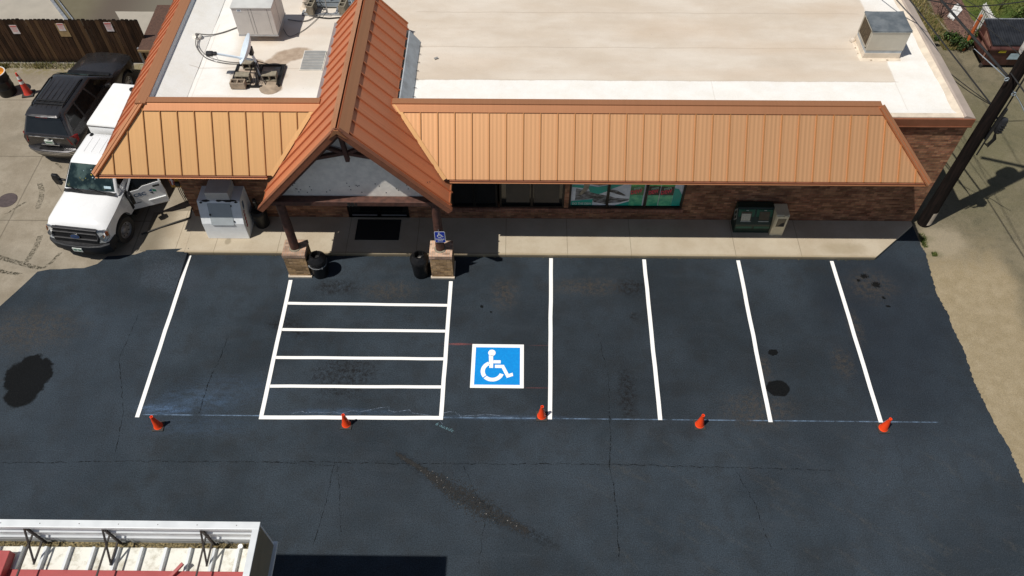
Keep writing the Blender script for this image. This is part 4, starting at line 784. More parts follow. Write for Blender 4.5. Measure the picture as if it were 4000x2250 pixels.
e = empty('wall_junction_box', (-8.78, 6.64, 2.35), 0, 'small pale box with conduit high on the wall by the ice box', 'junction box'); build('box', MB().box(-.07, .07, -.06, 0, -.08, .12), 'hvac', e, bevel=.006); build('conduit', MB().tube([(0, -.02, .12), (0, -.02, .6)], .012, 6), 'steel_dark', e)

# ================================================================== ROOF EQUIPMENT
RZ = 4.1
e = empty('hvac_unit', (-8.24, 9.72, RZ), 0, 'large boxy beige-white air conditioner standing on a curb on the roof', 'air conditioner')
build('curb', MB().box(-.15, .43, .22, .8, 0, .24), 'curb_mem', e, bevel=.015)
cb = build('cabinet', MB().box(-.55, .55, 0, 1.05, .24, 1.1), 'hvac', e, bevel=.008)
mb = MB(); mb.box(-.568, .568, -.018, 1.07, 1.085, 1.12); build('lid', mb, 'hvac_top', e, bevel=.006)
mb = MB(); mb.box(-.10, -.095, -.004, .0, .27, 1.07); mb.box(-.02, -.012, -.004, .0, .27, 1.07); mb.box(.42, .425, -.004, 0, .27, 1.07); mb.box(.55, .555, .45, .455, .27, 1.07); build('panel_seam', mb, 'cable_g', e)
build('maker_badge', MB().box(-.41, -.28, -.006, -.001, .98, 1.05), 'sign_white', e); build('badge_mark', MB().box(-.385, -.345, -.008, -.005, 1.0, 1.03).box(-.335, -.305, -.008, -.005, 1.0, 1.03), 'ink_navy', e)
build('base_rail', MB().box(-.56, .56, -.01, 1.06, .20, .24), 'steel', e)
e = empty('evaporative_cooler', (9.14, 9.12, RZ), 0, 'square metal rooftop cooler with louvred pad side on the right of the roof', 'cooler')
cu = MB(); cu.loft([[(-.62, -.14, 0), (.52, -.1, 0), (.52, .95, 0), (-.62, .95, 0)], [(-.60, -.11, .015), (.52, -.08, .015), (.52, .94, .015), (-.60, .94, .015)], [(-.53, -.02, .03), (.5, -.01, .03), (.5, .9, .03), (-.53, .9, .03)], [(-.51, .0, .17), (.49, .0, .17), (.49, .88, .17), (-.51, .88, .17)]]); build('curb', cu, 'curb_mem', e, smooth=40)
build('base_pan', MB().box(-.50, .50, .01, .87, .15, .26), 'flash_grey', e, bevel=.01)
build('cabinet', MB().box(-.51, .51, 0, .88, .26, .88), 'cooler', e, bevel=.008)
mb = MB(); N = 10; mb2 = [[(-.53+1.06*i/N, -.02+.92*j/N, .893-.012*max(abs(i/N-.5), abs(j/N-.5))*2+.018*(1-min(1, 6*min(abs(i-j), abs(i+j-N))/N))) for i in range(N+1)] for j in range(N+1)]
for j in range(N):
    for i in range(N): mb.poly([mb2[j][i], mb2[j][i+1], mb2[j+1][i+1], mb2[j+1][i]])
mb.box(-.53, .53, -.02, .90, .85, .868); build('lid', mb, 'cooler_top', e, smooth=50)
mb = MB(); mb.box(-.514, -.509, .07, .81, .32, .84); pd = build('pad_panel', mb, 'pad', e)
mb = MB(); mb.box(-.525, -.512, .06, .09, .30, .86); mb.box(-.525, -.512, .79, .82, .30, .86); mb.box(-.525, -.512, .06, .82, .82, .86); mb.box(-.525, -.512, .06, .82, .30, .33); build('pad_frame', mb, 'cooler', e)
mb = MB(); r_ = random.Random(2)
for k in range(18): mb.box(-.522, -.514, .1+k*.038, .108+k*.038, .33, .82)
build('louvres', mb, 'steel_dark', pd)
mb = MB()
for x, y in ((-.56, .2), (-.57, .45), (-.3, -.07), (.15, -.06)): mb.lathe([(.05, .012), (.04, .019), (.001, .021)], (x, y, 0), 10)
build('sealant_lumps', mb, 'mud', e, smooth=60); build('corner_lump', MB().lathe([(.08, .0), (.075, .05), (.05, .09), (.001, .1)], (-.6, .78, .01), 12), 'membrane', e, smooth=60)

def block_mesh(up):
    """hollow concrete block .4 x .2 x .2; up = cores open upward, else cores face -y"""
    mb = MB(); w, d, h, t = .395, .195, .19, .032
    for x0, x1, y0, y1 in ((-w/2, w/2, -d/2, -d/2+t), (-w/2, w/2, d/2-t, d/2), (-w/2, -w/2+t, -d/2+t, d/2-t), (w/2-t, w/2, -d/2+t, d/2-t), (-t/2, t/2, -d/2+t, d/2-t)): mb.box(x0, x1, y0, y1, 0, h)
    mb.box(-w/2+.01, w/2-.01, -d/2+.01, d/2-.01, .0, .02, 1)
    if not up: mb.xf(Matrix.Translation((0, d/2-.0, .1)) @ Matrix.Rotation(PI/2, 4, 'X'), 0)
    return mb
# satellite dish
e = empty('satellite_dish', (-7.98, 8.2, RZ), 0, 'pale blue satellite dish on a ballasted frame on the left roof', 'satellite dish')
mb = MB()
for y in (-.45, .45): mb.box(-.66, .66, y-.03, y+.03, .01, .045)
for x in (-.66, 0, .62): mb.box(x-.03, x+.03, -.45, .45, .012, .05)
mb.box(.56, .66, -.42, .42, .05, .09); build('ballast_frame', mb, 'black_pl', e)
build('mast', MB().tube([(.04, .0, .03), (.03, 0, .55), (-.02, .0, .78)], .035, 12), 'dish', e, smooth=50)
mb = MB()
for q in ((-.3, -.42), (.28, -.42), (-.3, .42), (.3, .42)): mb.tube([(.03, 0, .52), (q[0], q[1], .05)], .013, 6)
for k in range(3): mb.tube([(-.06+.07*k, -.40, .06), (.02+.012*k, -.02, .5-.03*k)], .010, 6)
build('struts', mb, 'steel_dark', e)
def dishm():
    mb = MB(); n = 36; K = 8; a, bb = .37, .44
    for s, th in ((0, 0), (1, .012)):
        rings = []
        for k in range(K+1): r = k/K; rings.append([(.13*(1-r*r)+th, a*r*math.cos(2*PI*i/n)+0.0, bb*r*math.sin(2*PI*i/n)) for i in range(n)])
        mb.loft(rings, caps=False)
    mb.loft([[(0, a*math.cos(2*PI*i/n), bb*math.sin(2*PI*i/n)) for i in range(n)], [(.012, a*math.cos(2*PI*i/n), bb*math.sin(2*PI*i/n)) for i in range(n)]], caps=False); return mb
dm_ = dishm(); dm_.xf(Matrix.Translation((-.15, -.02, .92)) @ Matrix.Rotation(.22, 4, 'Z') @ Matrix.Rotation(.54, 4, 'Y'), 0); build('reflector', dm_, 'dish', e, smooth=60)
build('back_bracket', MB().box(-.06, .05, -.07, .07, .72, .95), 'black_pl', e, bevel=.02); build('feed_arm', MB().bar((-.02, -.02, .56), (-.95, .02, .72), .035, .05), 'dish', e); lnb = build('feed_horn', MB().box(-1.22, -1.04, -.06, .06, .68, .79).box(-1.04, -.94, -.045, .045, .70, .78), 'shell_grey', e, bevel=.012)
build('loop_cable', MB().tube([(-1.0+.07*math.sin(t), -.06, .62+.09*math.cos(t)) for t in [2*PI*k/14 for k in range(15)]], .007, 6), 'reflective', lnb, smooth=60)
BL = 'concrete ballast blocks on the roof'
b0 = tag(build('concrete_block', block_mesh(False), 'cmu', bevel=.004, loc=(-8.33, 7.98, RZ+.05)), 'hollow concrete block at the left of the dish mast, cores facing front', 'concrete block', BL)
def blk(loc, rz, lab, first=b0): o = first.copy(); COL.objects.link(o); o.location = loc; o.rotation_euler = (0, 0, rz); o['label'] = lab; return o
blk((-7.62, 8.02, RZ+.05), .04, 'hollow concrete block right of the dish mast, half in shade'); blk((-8.25, 8.52, RZ+.05), .0, 'concrete block lying behind the dish mast on the frame')
b1 = tag(build('concrete_block', block_mesh(True), 'cmu', bevel=.004, loc=(-8.42, 7.74, RZ+.02)), 'mud-covered concrete block at the front left of the dish frame', 'concrete block', BL); b1.data.materials[0] = M['mud']
b2m = block_mesh(True); b2 = tag(build('concrete_block', b2m, 'cmu', bevel=.004, loc=(-6.98, 11.12, RZ+.06)), 'upright concrete block wrapped by loose cable on the rear metal rack', 'concrete block', BL)
for o, x in ((b2, -6.98),): o.rotation_euler = (0, 0, 1.45); o.scale = (1, 1, 1.5)
b3 = blk((-6.05, 11.14, RZ+.06), 1.45, 'upright concrete block on the rear rack beside the gable roof', b2)
tag(build('mud_pile', MB().lathe([(.30, 0), (.26, .03), (.15, .055), (.001, .06)], (-7.58, 7.74, RZ+.004), 16), 'mud', smooth=60), 'flat dried mud mound at the front of the dish frame', 'mud')
# rear rack
e = empty('metal_rack', (-6.5, 11.0, RZ), 0, 'galvanised ballast rack with sheet trays at the back of the roof', 'rack')
mb = MB(); mb.box(-.78, 1.2, -.03, .03, .01, .06); mb.box(-.78, 1.2, 1.1, 1.16, .01, .06); mb.box(-.78, -.72, 0, 1.1, .01, .06); mb.box(.2, .25, 0, 1.1, .01, .06); build('frame', mb, 'steel', e)
mb = MB()
for k in range(4): mb.box(-.62, .95, .34+.2*k, .52+.2*k, .05+.02*(k % 2), .075+.02*(k % 2))
build('trays', mb, 'cooler_top', e); mb = MB(); mb.tube([(-.02, 0, .05), (-.02, .05, .95)], .02, 8); mb.tube([(-.7, .1, .05), (-.45, .6, .5), (-.05, .7, .75)], .018, 8); mb.tube([(.8, .1, .05), (.5, .6, .5), (0, .7, .75)], .018, 8); mb.tube([(-.02, .6, 0), (-.02, .6, 1.3)], .03, 8); build('tubes', mb, 'steel', e, smooth=60)
mb = MB(); r_ = random.Random(6)
for k in range(5): mb.tube([(-.48+.24*math.cos(t)+.03*k, .12+.13*math.sin(t), .34-.05*k+.05*math.sin(2*t)) for t in [2*PI*q/16+k for q in range(16)]], .008, 5)
mb.tube([(-.4, .1, .3), (-.1, -.05, .5), (.0, -.1, .2), (-.15, -.12, .03), (-.5, -.06, .02)], .008, 5); build('cable_bundle', mb, 'cable', e, smooth=60)
e = empty('vent_boot', (-7.18, 11.35, RZ), 0, 'beige cone-shaped pipe boot on the rear roof', 'pipe boot'); build('cone', MB().lathe([(.22, 0), (.17, .08), (.15, .09), (.1, .24), (.05, .36)], n=20), 'curb_mem', e, smooth=40); build('pipe', MB().tube([(0, 0, .34), (-.04, .02, .62)], .018, 8), 'steel', e)
e = empty('pitch_pocket', (-10.02, 9.76, RZ+.13), 0, 'round grey roof fitting where the cables meet near the left edge', 'roof fitting'); build('collar', MB().lathe([(.12, 0), (.12, .05), (.09, .075), (.001, .08)], n=24), 'vent_white', e, smooth=40); build('gland', MB().lathe([(.045, .07), (.04, .12), (.001, .125)], (.02, -.02, 0), 12), 'cable_g', e, smooth=40)
e = empty('roof_grille', (-6.62, 8.88, RZ+.02), 0, 'slatted grey vent panel lying on the roof beside the gable', 'vent panel')
mb = MB(); 
for k in range(7): mb.box(-.28, .30, -.41+.12*k, -.31+.12*k, .01, .018)
build('slats', mb, 'sky_metal', e)
mb = MB(); mb.box(-.30, .32, -.435, .435, -.018, .008)
build('frame', mb, 'vent_white', e)
tag(build('roof_scrap', MB().box(-.06, .05, -.03, .03, 0, .02).xf(Matrix.Translation((-3.2, 9.0, RZ+.02)) @ Matrix.Rotation(.5, 4, 'Z'), 0), 'sky_metal'), 'small grey scrap lying on the roof right of the gable', 'scrap')
def cable(lab, pts, r, m='cable_g', name='roof_cable'): 
    P = [Vector(p) for p in pts]; out = []
    for i in range(len(P)-1):
        p0 = P[max(0, i-1)]; p1 = P[i]; p2 = P[i+1]; p3 = P[min(len(P)-1, i+2)]
        for k in range(6): t = k/6; out.append(.5*((2*p1)+(p2-p0)*t+(2*p0-5*p1+4*p2-p3)*t*t+(3*p1-p0-3*p2+p3)*t**3))
    out.append(P[-1]); return tag(build(name, MB().tube(out, r, 6), m, smooth=60), lab, 'cable')
z = RZ+.03
cable('grey cable from the round roof fitting to the air conditioner', [(-9.97, 9.78, z+.19), (-9.70, 9.98, z+.02), (-9.35, 10.15, z), (-8.95, 10.45, z), (-8.7, 10.7, z)], .016)
cable('cable curving from the round roof fitting down to the dish', [(-10.0, 9.70, z+.19), (-9.93, 9.3, z+.11), (-9.6, 8.95, z), (-9.0, 8.72, z), (-8.4, 8.68, z), (-8.0, 8.5, z+.1)], .014)
cable('second thin cable beside the curve from roof fitting to dish', [(-9.98, 9.70, z+.19), (-9.89, 9.35, z+.09), (-9.57, 9.02, z), (-9.0, 8.8, z), (-8.42, 8.74, z)], .009)
cable('thin cable zigzagging from the air conditioner shadow to the rear rack', [(-7.7, 10.3, z), (-7.45, 9.95, z), (-7.1, 10.25, z), (-6.85, 10.7, z), (-6.75, 10.95, z)], .010)
cable('cable from the air conditioner to the pipe boot', [(-7.65, 10.75, z), (-7.3, 10.68, z), (-7.05, 10.72, z), (-6.85, 10.95, z)], .014)
cable('black pipe along the front of the rear rack', [(-6.9, 10.9, z), (-6.5, 10.82, z), (-6.1, 10.86, z), (-5.6, 10.8, z)], .018, 'cable')

# ================================================================== CANOPY (bottom left, nearest the camera)
CX, CY, CT = -4.9, -4.81, 5.75
e = empty('fuel_canopy', (CX, CY, 4.8), 0, 'white metal pump canopy roof with red beams in the lower left corner', 'canopy')
def cb_(name, mb, mats, parent=e, **k): mb.v = [(x-CX, y-CY, z-4.8) for x, y, z in mb.v]; return build(name, mb, mats, parent, **k)
XL = -22
mb = MB(); mb.box(XL, CX, CY-.035, CY, 4.8, 5.75)
prof = [(0, 5.0)]
zz = 5.0; ins = []
for k in range(3): a = 5.02+.235*k; ins += [(CY-.05, a), (CY-.05, a+.15), (CY-.075, a+.17), (CY-.075, a+.19), (CY-.05, a+.215)]
pl = [(CY-.034, 4.95)]+ins+[(CY-.05, 5.745), (CY-.034, 5.745)]; mb.prism(pl, 'x', XL, CX-.07); cb_('front_fascia', mb, 'can_white')
mb = MB(); mb.box(XL, CX+.012, CY-.105, CY+.012, 5.75, 5.775); mb.box(XL, CX+.012, CY-.11, CY-.1, 5.70, 5.772); mb.box(XL, CX+.03, CY, CY+.03, 4.78, 4.83); mb.box(CX-.09, CX+.012, -16, CY-.105, 5.75, 5.775); mb.box(CX-.092, CX-.08, -16, CY-.1, 5.70, 5.772); cp = cb_('rim_cap', mb, 'can_white', bevel=.004)
mb = MB()
for k in range(22): mb.lathe([(.008, 0), (.007, .006), (.001, .008)], (CX-.35-k*.62, CY-.05, 5.775), 8)
cb_('screw_heads', mb, 'cable_g', cp)
mb = MB(); mb.box(CX-.03, CX, -16, CY-.0355, 4.83, 5.749); cb_('end_fascia', mb, 'can_end'); mb = MB(); mb.box(CX-.03, CX+.055, -16, CY+.03, 4.775, 4.828); cb_('bottom_trim', mb, 'can_white', bevel=.004)
mb = MB(); mb.box(XL, CX-.07, -16, CY-.16, 4.94, 5.0); mb.box(CX-.07, CX-.035, -16, CY-.05, 4.94, 5.74, 0); dk = cb_('roof_deck', mb, 'can_deck')
mb = MB()
for k in range(40):
    x = CX-.49-.394*k
    if x > XL: mb.prism([(x-.03, 5.0), (x-.022, 5.075), (x+.022, 5.075), (x+.03, 5.0)], 'y', -16, CY-.175)
cb_('deck_rib', mb, 'can_white', dk)
mb = MB(); mb.box(XL, CX-.07, CY-.16, CY-.05, 4.90, 4.93); r_ = random.Random(21)
for k in range(2600):
    x = r_.uniform(-13, CX-.08); 
    if -8.6 < x < -6.3 and r_.random() < .72: continue
    y = CY-.06-r_.random()*.1; s = r_.uniform(.006, .022); a = r_.random()*PI; h = 4.935+r_.random()*.04
    mb.poly([(x+s*math.cos(a), y+s*.6*math.sin(a), h), (x-s*math.sin(a)*.6, y+s*.6*math.cos(a), h+.004), (x-s*math.cos(a), y-s*.6*math.sin(a), h), (x+s*math.sin(a)*.5, y-s*math.cos(a)*.5, h+.006)])
gd = cb_('gutter_debris', mb, 'debris', recalc=False); gd['kind'] = 'stuff'
cb_('cup_litter', MB().lathe([(.035, 0), (.04, .09)], (-5.38, CY-.13, 4.95), 14), 'white_box')
for bx in (-8.62, -7.38, -5.83):
    a = cb_('truss_bracket', MB().bar((bx, CY-.085, 5.74), (bx, CY-.085, 4.97), .036, .036, (1, 0, 0)), 'steel_dark')
    cb_('strut', MB().bar((bx, CY-.08, 5.73), (bx, CY-.46, 5.09), .024, .024, (1, 0, 0)), 'steel_dark', a); cb_('strut', MB().bar((bx, CY-.1, 5.1), (bx, CY-.48, 5.1), .026, .026, (1, 0, 0)), 'steel_dark', a); cb_('strut', MB().bar((bx, CY-.1, 5.42), (bx, CY-1.6, 5.42), .024, .024, (1, 0, 0)), 'steel_dark', a)
mb = MB(); mb.box(-9.05, CX-.1, -5.75, -5.37, 5.01, 5.11); cb_('red_beam', mb, 'can_red', bevel=.008); mb = MB(); mb.box(-9.22, -8.98, -9, -5.12, 5.08, 5.26); mb.box(-9.3, -9.0, -9, -5.4, 5.0, 5.08); cb_('red_beam', mb, 'can_red', bevel=.008)
cb_('red_bar', MB().bar((-6.45, -5.62, 5.14), (-6.18, -5.28, 5.2), .05, .04), 'can_red')
mb = MB(); mb.lathe([(.15, 0), (.15, 4.94)], (-8.2, -7.0, 0), 20); mb.lathe([(.15, 0), (.15, 4.94)], (-14, -7.0, 0), 20); cb_('column', mb, 'can_white', smooth=40)
# ================================================================== VEHICLES
def half_loft(stations):
    """stations: (y, [(x,z) from sill up to centre]) -> closed mirrored rings"""
    rings = []
    for st in stations:
        y0, pr = st[:2]; le_ = st[2] if len(st) > 2 else 0; y = 0
        ring = [(x, y, z) for x, z in pr]+[(-x, y, z) for x, z in pr[-2::-1]] if pr[-1][0] == 0 else [(x, y, z) for x, z in pr]+[(-x, y, z) for x, z in pr[::-1]]
        rings.append([(x, y0+le_*(z-.66), z) for x, _, z in ring])
    return rings
def cut_arches(o, cyls):
    cut = []
    for cx, cy, cz, r, w in cyls:
        mb = MB(); n = 28; mb.loft([[(cx-w, cy+r*math.cos(2*PI*k/n), cz+r*math.sin(2*PI*k/n)) for k in range(n)], [(cx+w, cy+r*math.cos(2*PI*k/n), cz+r*math.sin(2*PI*k/n)) for k in range(n)]])
        c = build('cutter', mb, 'black_matte'); c.parent = o.parent; cut.append(c)
        md = o.modifiers.new('b', 'BOOLEAN'); md.operation = 'DIFFERENCE'; md.solver = 'EXACT'; md.object = c
    bake(o)
    for c in cut: bpy.data.objects.remove(c)
    for p in o.data.polygons: p.use_smooth = True
    o.data.set_sharp_from_angle(angle=math.radians(32))
def panel(name, pts, m, parent, off=.004, n=None):
    """thin slab proud of a planar quad"""
    P = [Vector(p) for p in pts]; nn = (P[1]-P[0]).cross(P[2]-P[0]).normalized() if n is None else Vector(n)
    return build(name, MB().loft([[p-nn*.01 for p in P], [p+nn*off for p in P]]), m, parent)
def wheel(parent, x, y, r, w, out, rim, steer=0.0):
    W = bpy.data.objects.new('wheel', None); COL.objects.link(W); W.parent = parent; W.location = (x, y, r); W.rotation_euler = (0, 0, steer)
    def lx(prof, n=32): 
        return MB().loft([[(out*xx, rr*math.cos(2*PI*k/n), rr*math.sin(2*PI*k/n)) for k in range(n)] for rr, xx in prof], caps=False)
    build('tyre', lx([(r*.62, -w/2), (r*.93, -w/2), (r, -w*.38), (r, w*.38), (r*.94, w/2), (r*.64, w/2), (r*.60, w*.42)]), 'rubber', W, smooth=40)
    mb = lx([(r*.62, w*.44), (r*.57, w*.46), (r*.54, w*.30), (r*.36, w*.22), (r*.28, w*.36), (r*.12, w*.42), (r*.001, w*.42)])
    build('rim', mb, rim, W, smooth=40)
    mb = MB()
    for k in range(8): a = 2*PI*k/8; mb.box(out*w*.27-.004, out*w*.27+.004, r*.45*math.cos(a)-.02, r*.45*math.cos(a)+.02, r*.45*math.sin(a)-.02, r*.45*math.sin(a)+.02)
    build('rim_holes', mb, 'black_matte', W); return W

# ---- white pickup with cap
T = empty('pickup_truck', (-13.40, 5.05, -.012), math.radians(-7.0), 'white work pickup with capped bed and CSC lettered open door', 'truck'); T.scale = (.93, 1, 1)
bd = [(.10, [(.86, .66), (.92, .84), (.90, 1.04), (.78, 1.13), (.42, 1.155), (0, 1.16)], .40), (.20, [(.93, .64), (.965, .86), (.94, 1.09), (.81, 1.19), (.46, 1.225), (0, 1.225)], .32),
      (.5, [(.97, .60), (.995, .88), (.97, 1.14), (.83, 1.235), (.52, 1.28), (.0, 1.275)]), (.92, [(.975, .56), (1.0, .9), (.97, 1.17), (.835, 1.265), (.56, 1.32), (0, 1.31)]),
      (1.38, [(.97, .52), (.985, .9), (.95, 1.2), (.83, 1.30), (.58, 1.36), (0, 1.355)]), (1.50, [(.965, .5), (.98, .9), (.945, 1.22), (.83, 1.33), (.58, 1.36), (0, 1.36)]),
      (3.28, [(.965, .5), (.98, .9), (.95, 1.22), (.86, 1.33), (.6, 1.34), (0, 1.34)])]
mb = MB().loft(half_loft(bd)); body = build('body', mb, 'white_pt', T, smooth=32); cut_arches(body, [(0, .93, .42, .50, 1.3)])
build('wheel_well', MB().box(-.84, .84, .44, 1.42, .3, .95), 'black_matte', T)
build('underbody', MB().box(-.8, .8, .3, 5.2, .28, .52), 'black_matte', T)
# cab
rg = lambda hx, y0, y1, z, r=.1: [(cx*(hx-r)+r*math.cos(a), (y1-r if cy > 0 else y0+r)+r*math.sin(a), z) for cx, cy, a0 in ((1, 1, 0), (-1, 1, 90), (-1, -1, 180), (1, -1, 270)) for a in [math.radians(a0+30*k) for k in range(4)]]
cab_ = build('cab', MB().loft([rg(.90, 1.40, 3.28, 1.30), rg(.86, 1.46, 3.26, 1.40), rg(.68, 2.00, 3.20, 1.93, .1), rg(.63, 2.12, 3.14, 1.985, .12), rg(.52, 2.3, 3.0, 2.01, .12)]), 'white_pt', T, smooth=30)
for x in (-.38, -.14, .12, .36): build('roof_rib', MB().box(x-.022, x+.022, 2.36, 2.96, 2.0, 2.019), 'white_pt', cab_, bevel=.008)
def ws(u, v, l=.0):   # windshield plane, u -1..1, v 0..1
    hx = .80+(.64-.80)*v; y = 1.475+(1.985-1.475)*v-.03*(1-u*u); z = 1.405+(1.915-1.405)*v+.02*(1-u*u); return (u*hx, y-l*.7, z+l*.7)
mb = MB(); n = 8; G = [[ws(-1+2*i/n, j/4, .012) for i in range(n+1)] for j in range(5)]
for j in range(4):
    for i in range(n): mb.poly([G[j][i], G[j][i+1], G[j+1][i+1], G[j+1][i]])
wsg = build('windshield', mb, 'windshield', T, smooth=60)
mb = MB(); mb.poly([ws(.62, .10, .018), ws(.9, .10, .018), ws(.89, .20, .018), ws(.61, .2, .018)]); build('sticker', mb, 'label_bl', wsg, recalc=False)
r_ = random.Random(31); mb = MB()
for k in range(16):
    u = r_.gauss(.08, .16); v = r_.uniform(.25, .8); s = r_.uniform(.02, .07); mb.poly([ws(u-s*.6, v, .016), ws(u+s*.5, v+.02, .016), ws(u+s*.4, v+s*.9, .016), ws(u-s*.5, v+s*.8, .016)], r_.choice((0, 1, 2, 2)))
build('things_on_dash', mb, ['yellow', 'label_bl', 'n_green2'], wsg, recalc=False)
build('windshield_top_band', MB().poly([ws(-.97, .955, .016), ws(.97, .955, .016), ws(.97, 1.0, .016), ws(-.97, 1.0, .016)]), 'black_pl', wsg, recalc=False)
mb = MB(); Gc = [[(u*.84, 1.36+.0-.04*(1-u*u)+.11*v, 1.378+.028*v+.012*(1-u*u)-.03*abs(u)**3) for u in [-1+2*i/8 for i in range(9)]] for v in (0, 1)]
for i in range(8): mb.poly([Gc[0][i], Gc[0][i+1], Gc[1][i+1], Gc[1][i]])
cw = build('cowl', mb, 'black_pl', T, smooth=60)
build('wiper', MB().tube([(-.2, 1.35, 1.42), (-.7, 1.46, 1.475)], .012, 6).tube([(.55, 1.37, 1.42), (.02, 1.44, 1.485)], .012, 6), 'black_pl', cw)
for s in (1, -1):
    P = [(s*.855, 1.60, 1.43), (s*.862, 3.12, 1.43), (s*.70, 3.08, 1.89), (s*.705, 2.06, 1.89)]; panel('side_window', P if s > 0 else P[::-1], 'glass_dark', T, .012, (s*.94, 0, .33))
P = [(-.7, 3.275, 1.5), (.7, 3.275, 1.5), (.6, 3.20, 1.88), (-.6, 3.20, 1.88)]; panel('rear_window', P[::-1], 'glass_dark', T, .01, (0, .98, .18))
# grille, lamps, bumper
gy = lambda z: .035+.40*(z-.72)
gl_ = [(-.68, .73), (.68, .73), (.745, .93), (.66, 1.12), (-.66, 1.12), (-.745, .93)]
build('grille', MB().loft([[(x, gy(z), z) for x, z in gl_], [(x, gy(z)+.2, z) for x, z in gl_]]), 'grille_black', T)
gr = build('grille_bar', MB().bar((-.70, gy(1.03)-.02, 1.03), (.70, gy(1.03)-.02, 1.03), .05, .05).bar((-.70, gy(.86)-.02, .86), (.70, gy(.86)-.02, .86), .05, .05).bar((-.70, gy(1.03)-.02, 1.03), (-.74, gy(.94)-.01, .94), .05, .05).bar((.70, gy(1.03)-.02, 1.03), (.74, gy(.94)-.01, .94), .05, .05).bar((-.70, gy(.86)-.02, .86), (-.74, gy(.94)-.01, .94), .05, .05).bar((.70, gy(.86)-.02, .86), (.74, gy(.94)-.01, .94), .05, .05), 'grille_grey', T, bevel=.008)
build('grille_surround', MB().loft([[(x, gy(1.125)+o_, 1.125+h) for o_, h in ((-.03, -.02), (-.03, .025), (.05, .03), (.05, -.02))] for x in (-.72, -.4, 0, .4, .72)]), 'grille_grey', T, bevel=.008)
build('emblem', MB().loft([[(.155*math.cos(2*PI*k/28), gy(.945)-.05+.4*.065*math.sin(2*PI*k/28), .945+.065*math.sin(2*PI*k/28)) for k in range(28)], [(.155*math.cos(2*PI*k/28), gy(.945)+.05+.4*.065*math.sin(2*PI*k/28), .945+.065*math.sin(2*PI*k/28)) for k in range(28)]]), 'chrome', T); build('emblem_face', MB().poly([(.138*math.cos(2*PI*k/28), gy(.945)-.054+.4*.052*math.sin(2*PI*k/28), .945+.052*math.sin(2*PI*k/28)) for k in range(28)]), 'ford_blue', T, recalc=False)
text('emblem_script', 'Ford', .085, 'chrome', T, (-.085, gy(.925)-.058, .925), (PI/2-.38, 0, 0), .0006, shear=.3)
for s in (1, -1):
    hp = [(.69, 1.115, 0), (.90, 1.10, .06), (.965, 1.06, .16), (.975, .84, .17), (.90, .76, .06), (.72, .77, 0), (.765, .93, .0)]
    hl = build('headlight', MB().loft([[(s*x, gy(z)+d, z) for x, z, d in hp], [(s*x*.99, gy(z)+d+.16, z) for x, z, d in hp]]), 'headlamp', T, bevel=.008)
    build('turn_lamp', MB().loft([[(s*.93, gy(1.06)+.075, 1.07), (s*.972, gy(1.0)+.16, 1.05), (s*.978, gy(.92)+.17, .93), (s*.945, gy(.92)+.09, .94)], [(s*.945, gy(1.06)+.06, 1.075), (s*.985, gy(1.0)+.15, 1.055), (s*.990, gy(.92)+.16, .93), (s*.957, gy(.92)+.075, .94)]]), 'amber', hl)
    build('lamp_bowl', MB().loft([[(s*.84+.065*math.cos(2*PI*k/14), gy(.93)-.004+.026*math.sin(2*PI*k/14), .93+.065*math.sin(2*PI*k/14)) for k in range(14)], [(s*.84+.065*math.cos(2*PI*k/14), gy(.93)+.06+.026*math.sin(2*PI*k/14), .93+.065*math.sin(2*PI*k/14)) for k in range(14)]]), 'chrome', hl)
    build('chrome_strip', MB().bar((s*.70, gy(1.13)-.0, 1.13), (s*.92, gy(1.115)+.06, 1.115), .03, .025), 'chrome', hl)
bx = [(-1.0, .30), (-.97, .12), (-.75, -.01), (-.4, -.07), (0, -.085), (.4, -.07), (.75, -.01), (.97, .12), (1.0, .30)]
mb = MB(); prof = lambda d: [(0, .70), (-.03, .72+.0), (.10, .735), (.14, .70), (.06, .46), (.02, .44), (-.0, .5)]
def bump_ring(x, y):
    return [(x, y, .47), (x, y-.02, .60), (x, y-.01, .69), (x, y+.05, .72), (x*.985, y+.20, .72), (x*.97, y+.22, .47)]
bumper = build('bumper', MB().loft([bump_ring(x, y) for x, y in bx]), 'bumper_black', T, smooth=35)
build('bumper_step', MB().loft([[(x*.93, y+.02, .724), (x*.93, y+.13, .724), (x*.93, y+.13, .735), (x*.93, y+.02, .735)] for x, y in bx[1:-1]]), 'grille_grey', bumper)
build('air_dam', MB().loft([[(x*.93, y+.08, .28), (x*.95, y+.05, .47), (x*.95, y+.2, .47), (x*.93, y+.2, .28)] for x, y in bx[1:-1]]), 'black_matte', T)
pt = build('license_plate', MB().box(-.155, .155, -.115, -.09, .50, .645), 'plate', T, bevel=.006); build('plate_marks', MB().box(-.12, -.03, -.118, -.115, .55, .60).box(.03, .12, -.118, -.115, .55, .60).box(-.1, .1, -.118, -.115, .617, .627), 'plate_ink', pt)
wheel(T, .88, .93, .405, .27, 1, 'rim_grey', -.10); wheel(T, -.86, .93, .405, .27, -1, 'rim_grey', -.10); wheel(T, .86, 4.25, .405, .27, 1, 'steel_dark'); wheel(T, -.86, 4.25, .405, .27, -1, 'steel_dark')
build('bed', MB().box(-.97, .97, 3.34, 5.3, .52, 1.28), 'white_pt', T, bevel=.03)
cp_ = build('bed_cap', MB().loft([rg(.80, 3.36, 5.28, 1.28, .06), rg(.76, 3.36, 5.26, 2.10, .06), rg(.74, 3.38, 5.24, 2.135, .06)]), 'white_box', T, smooth=30)
build('cap_trim', MB().box(-.74, .74, 3.352, 3.362, 2.06, 2.09), 'cable_g', cp_)
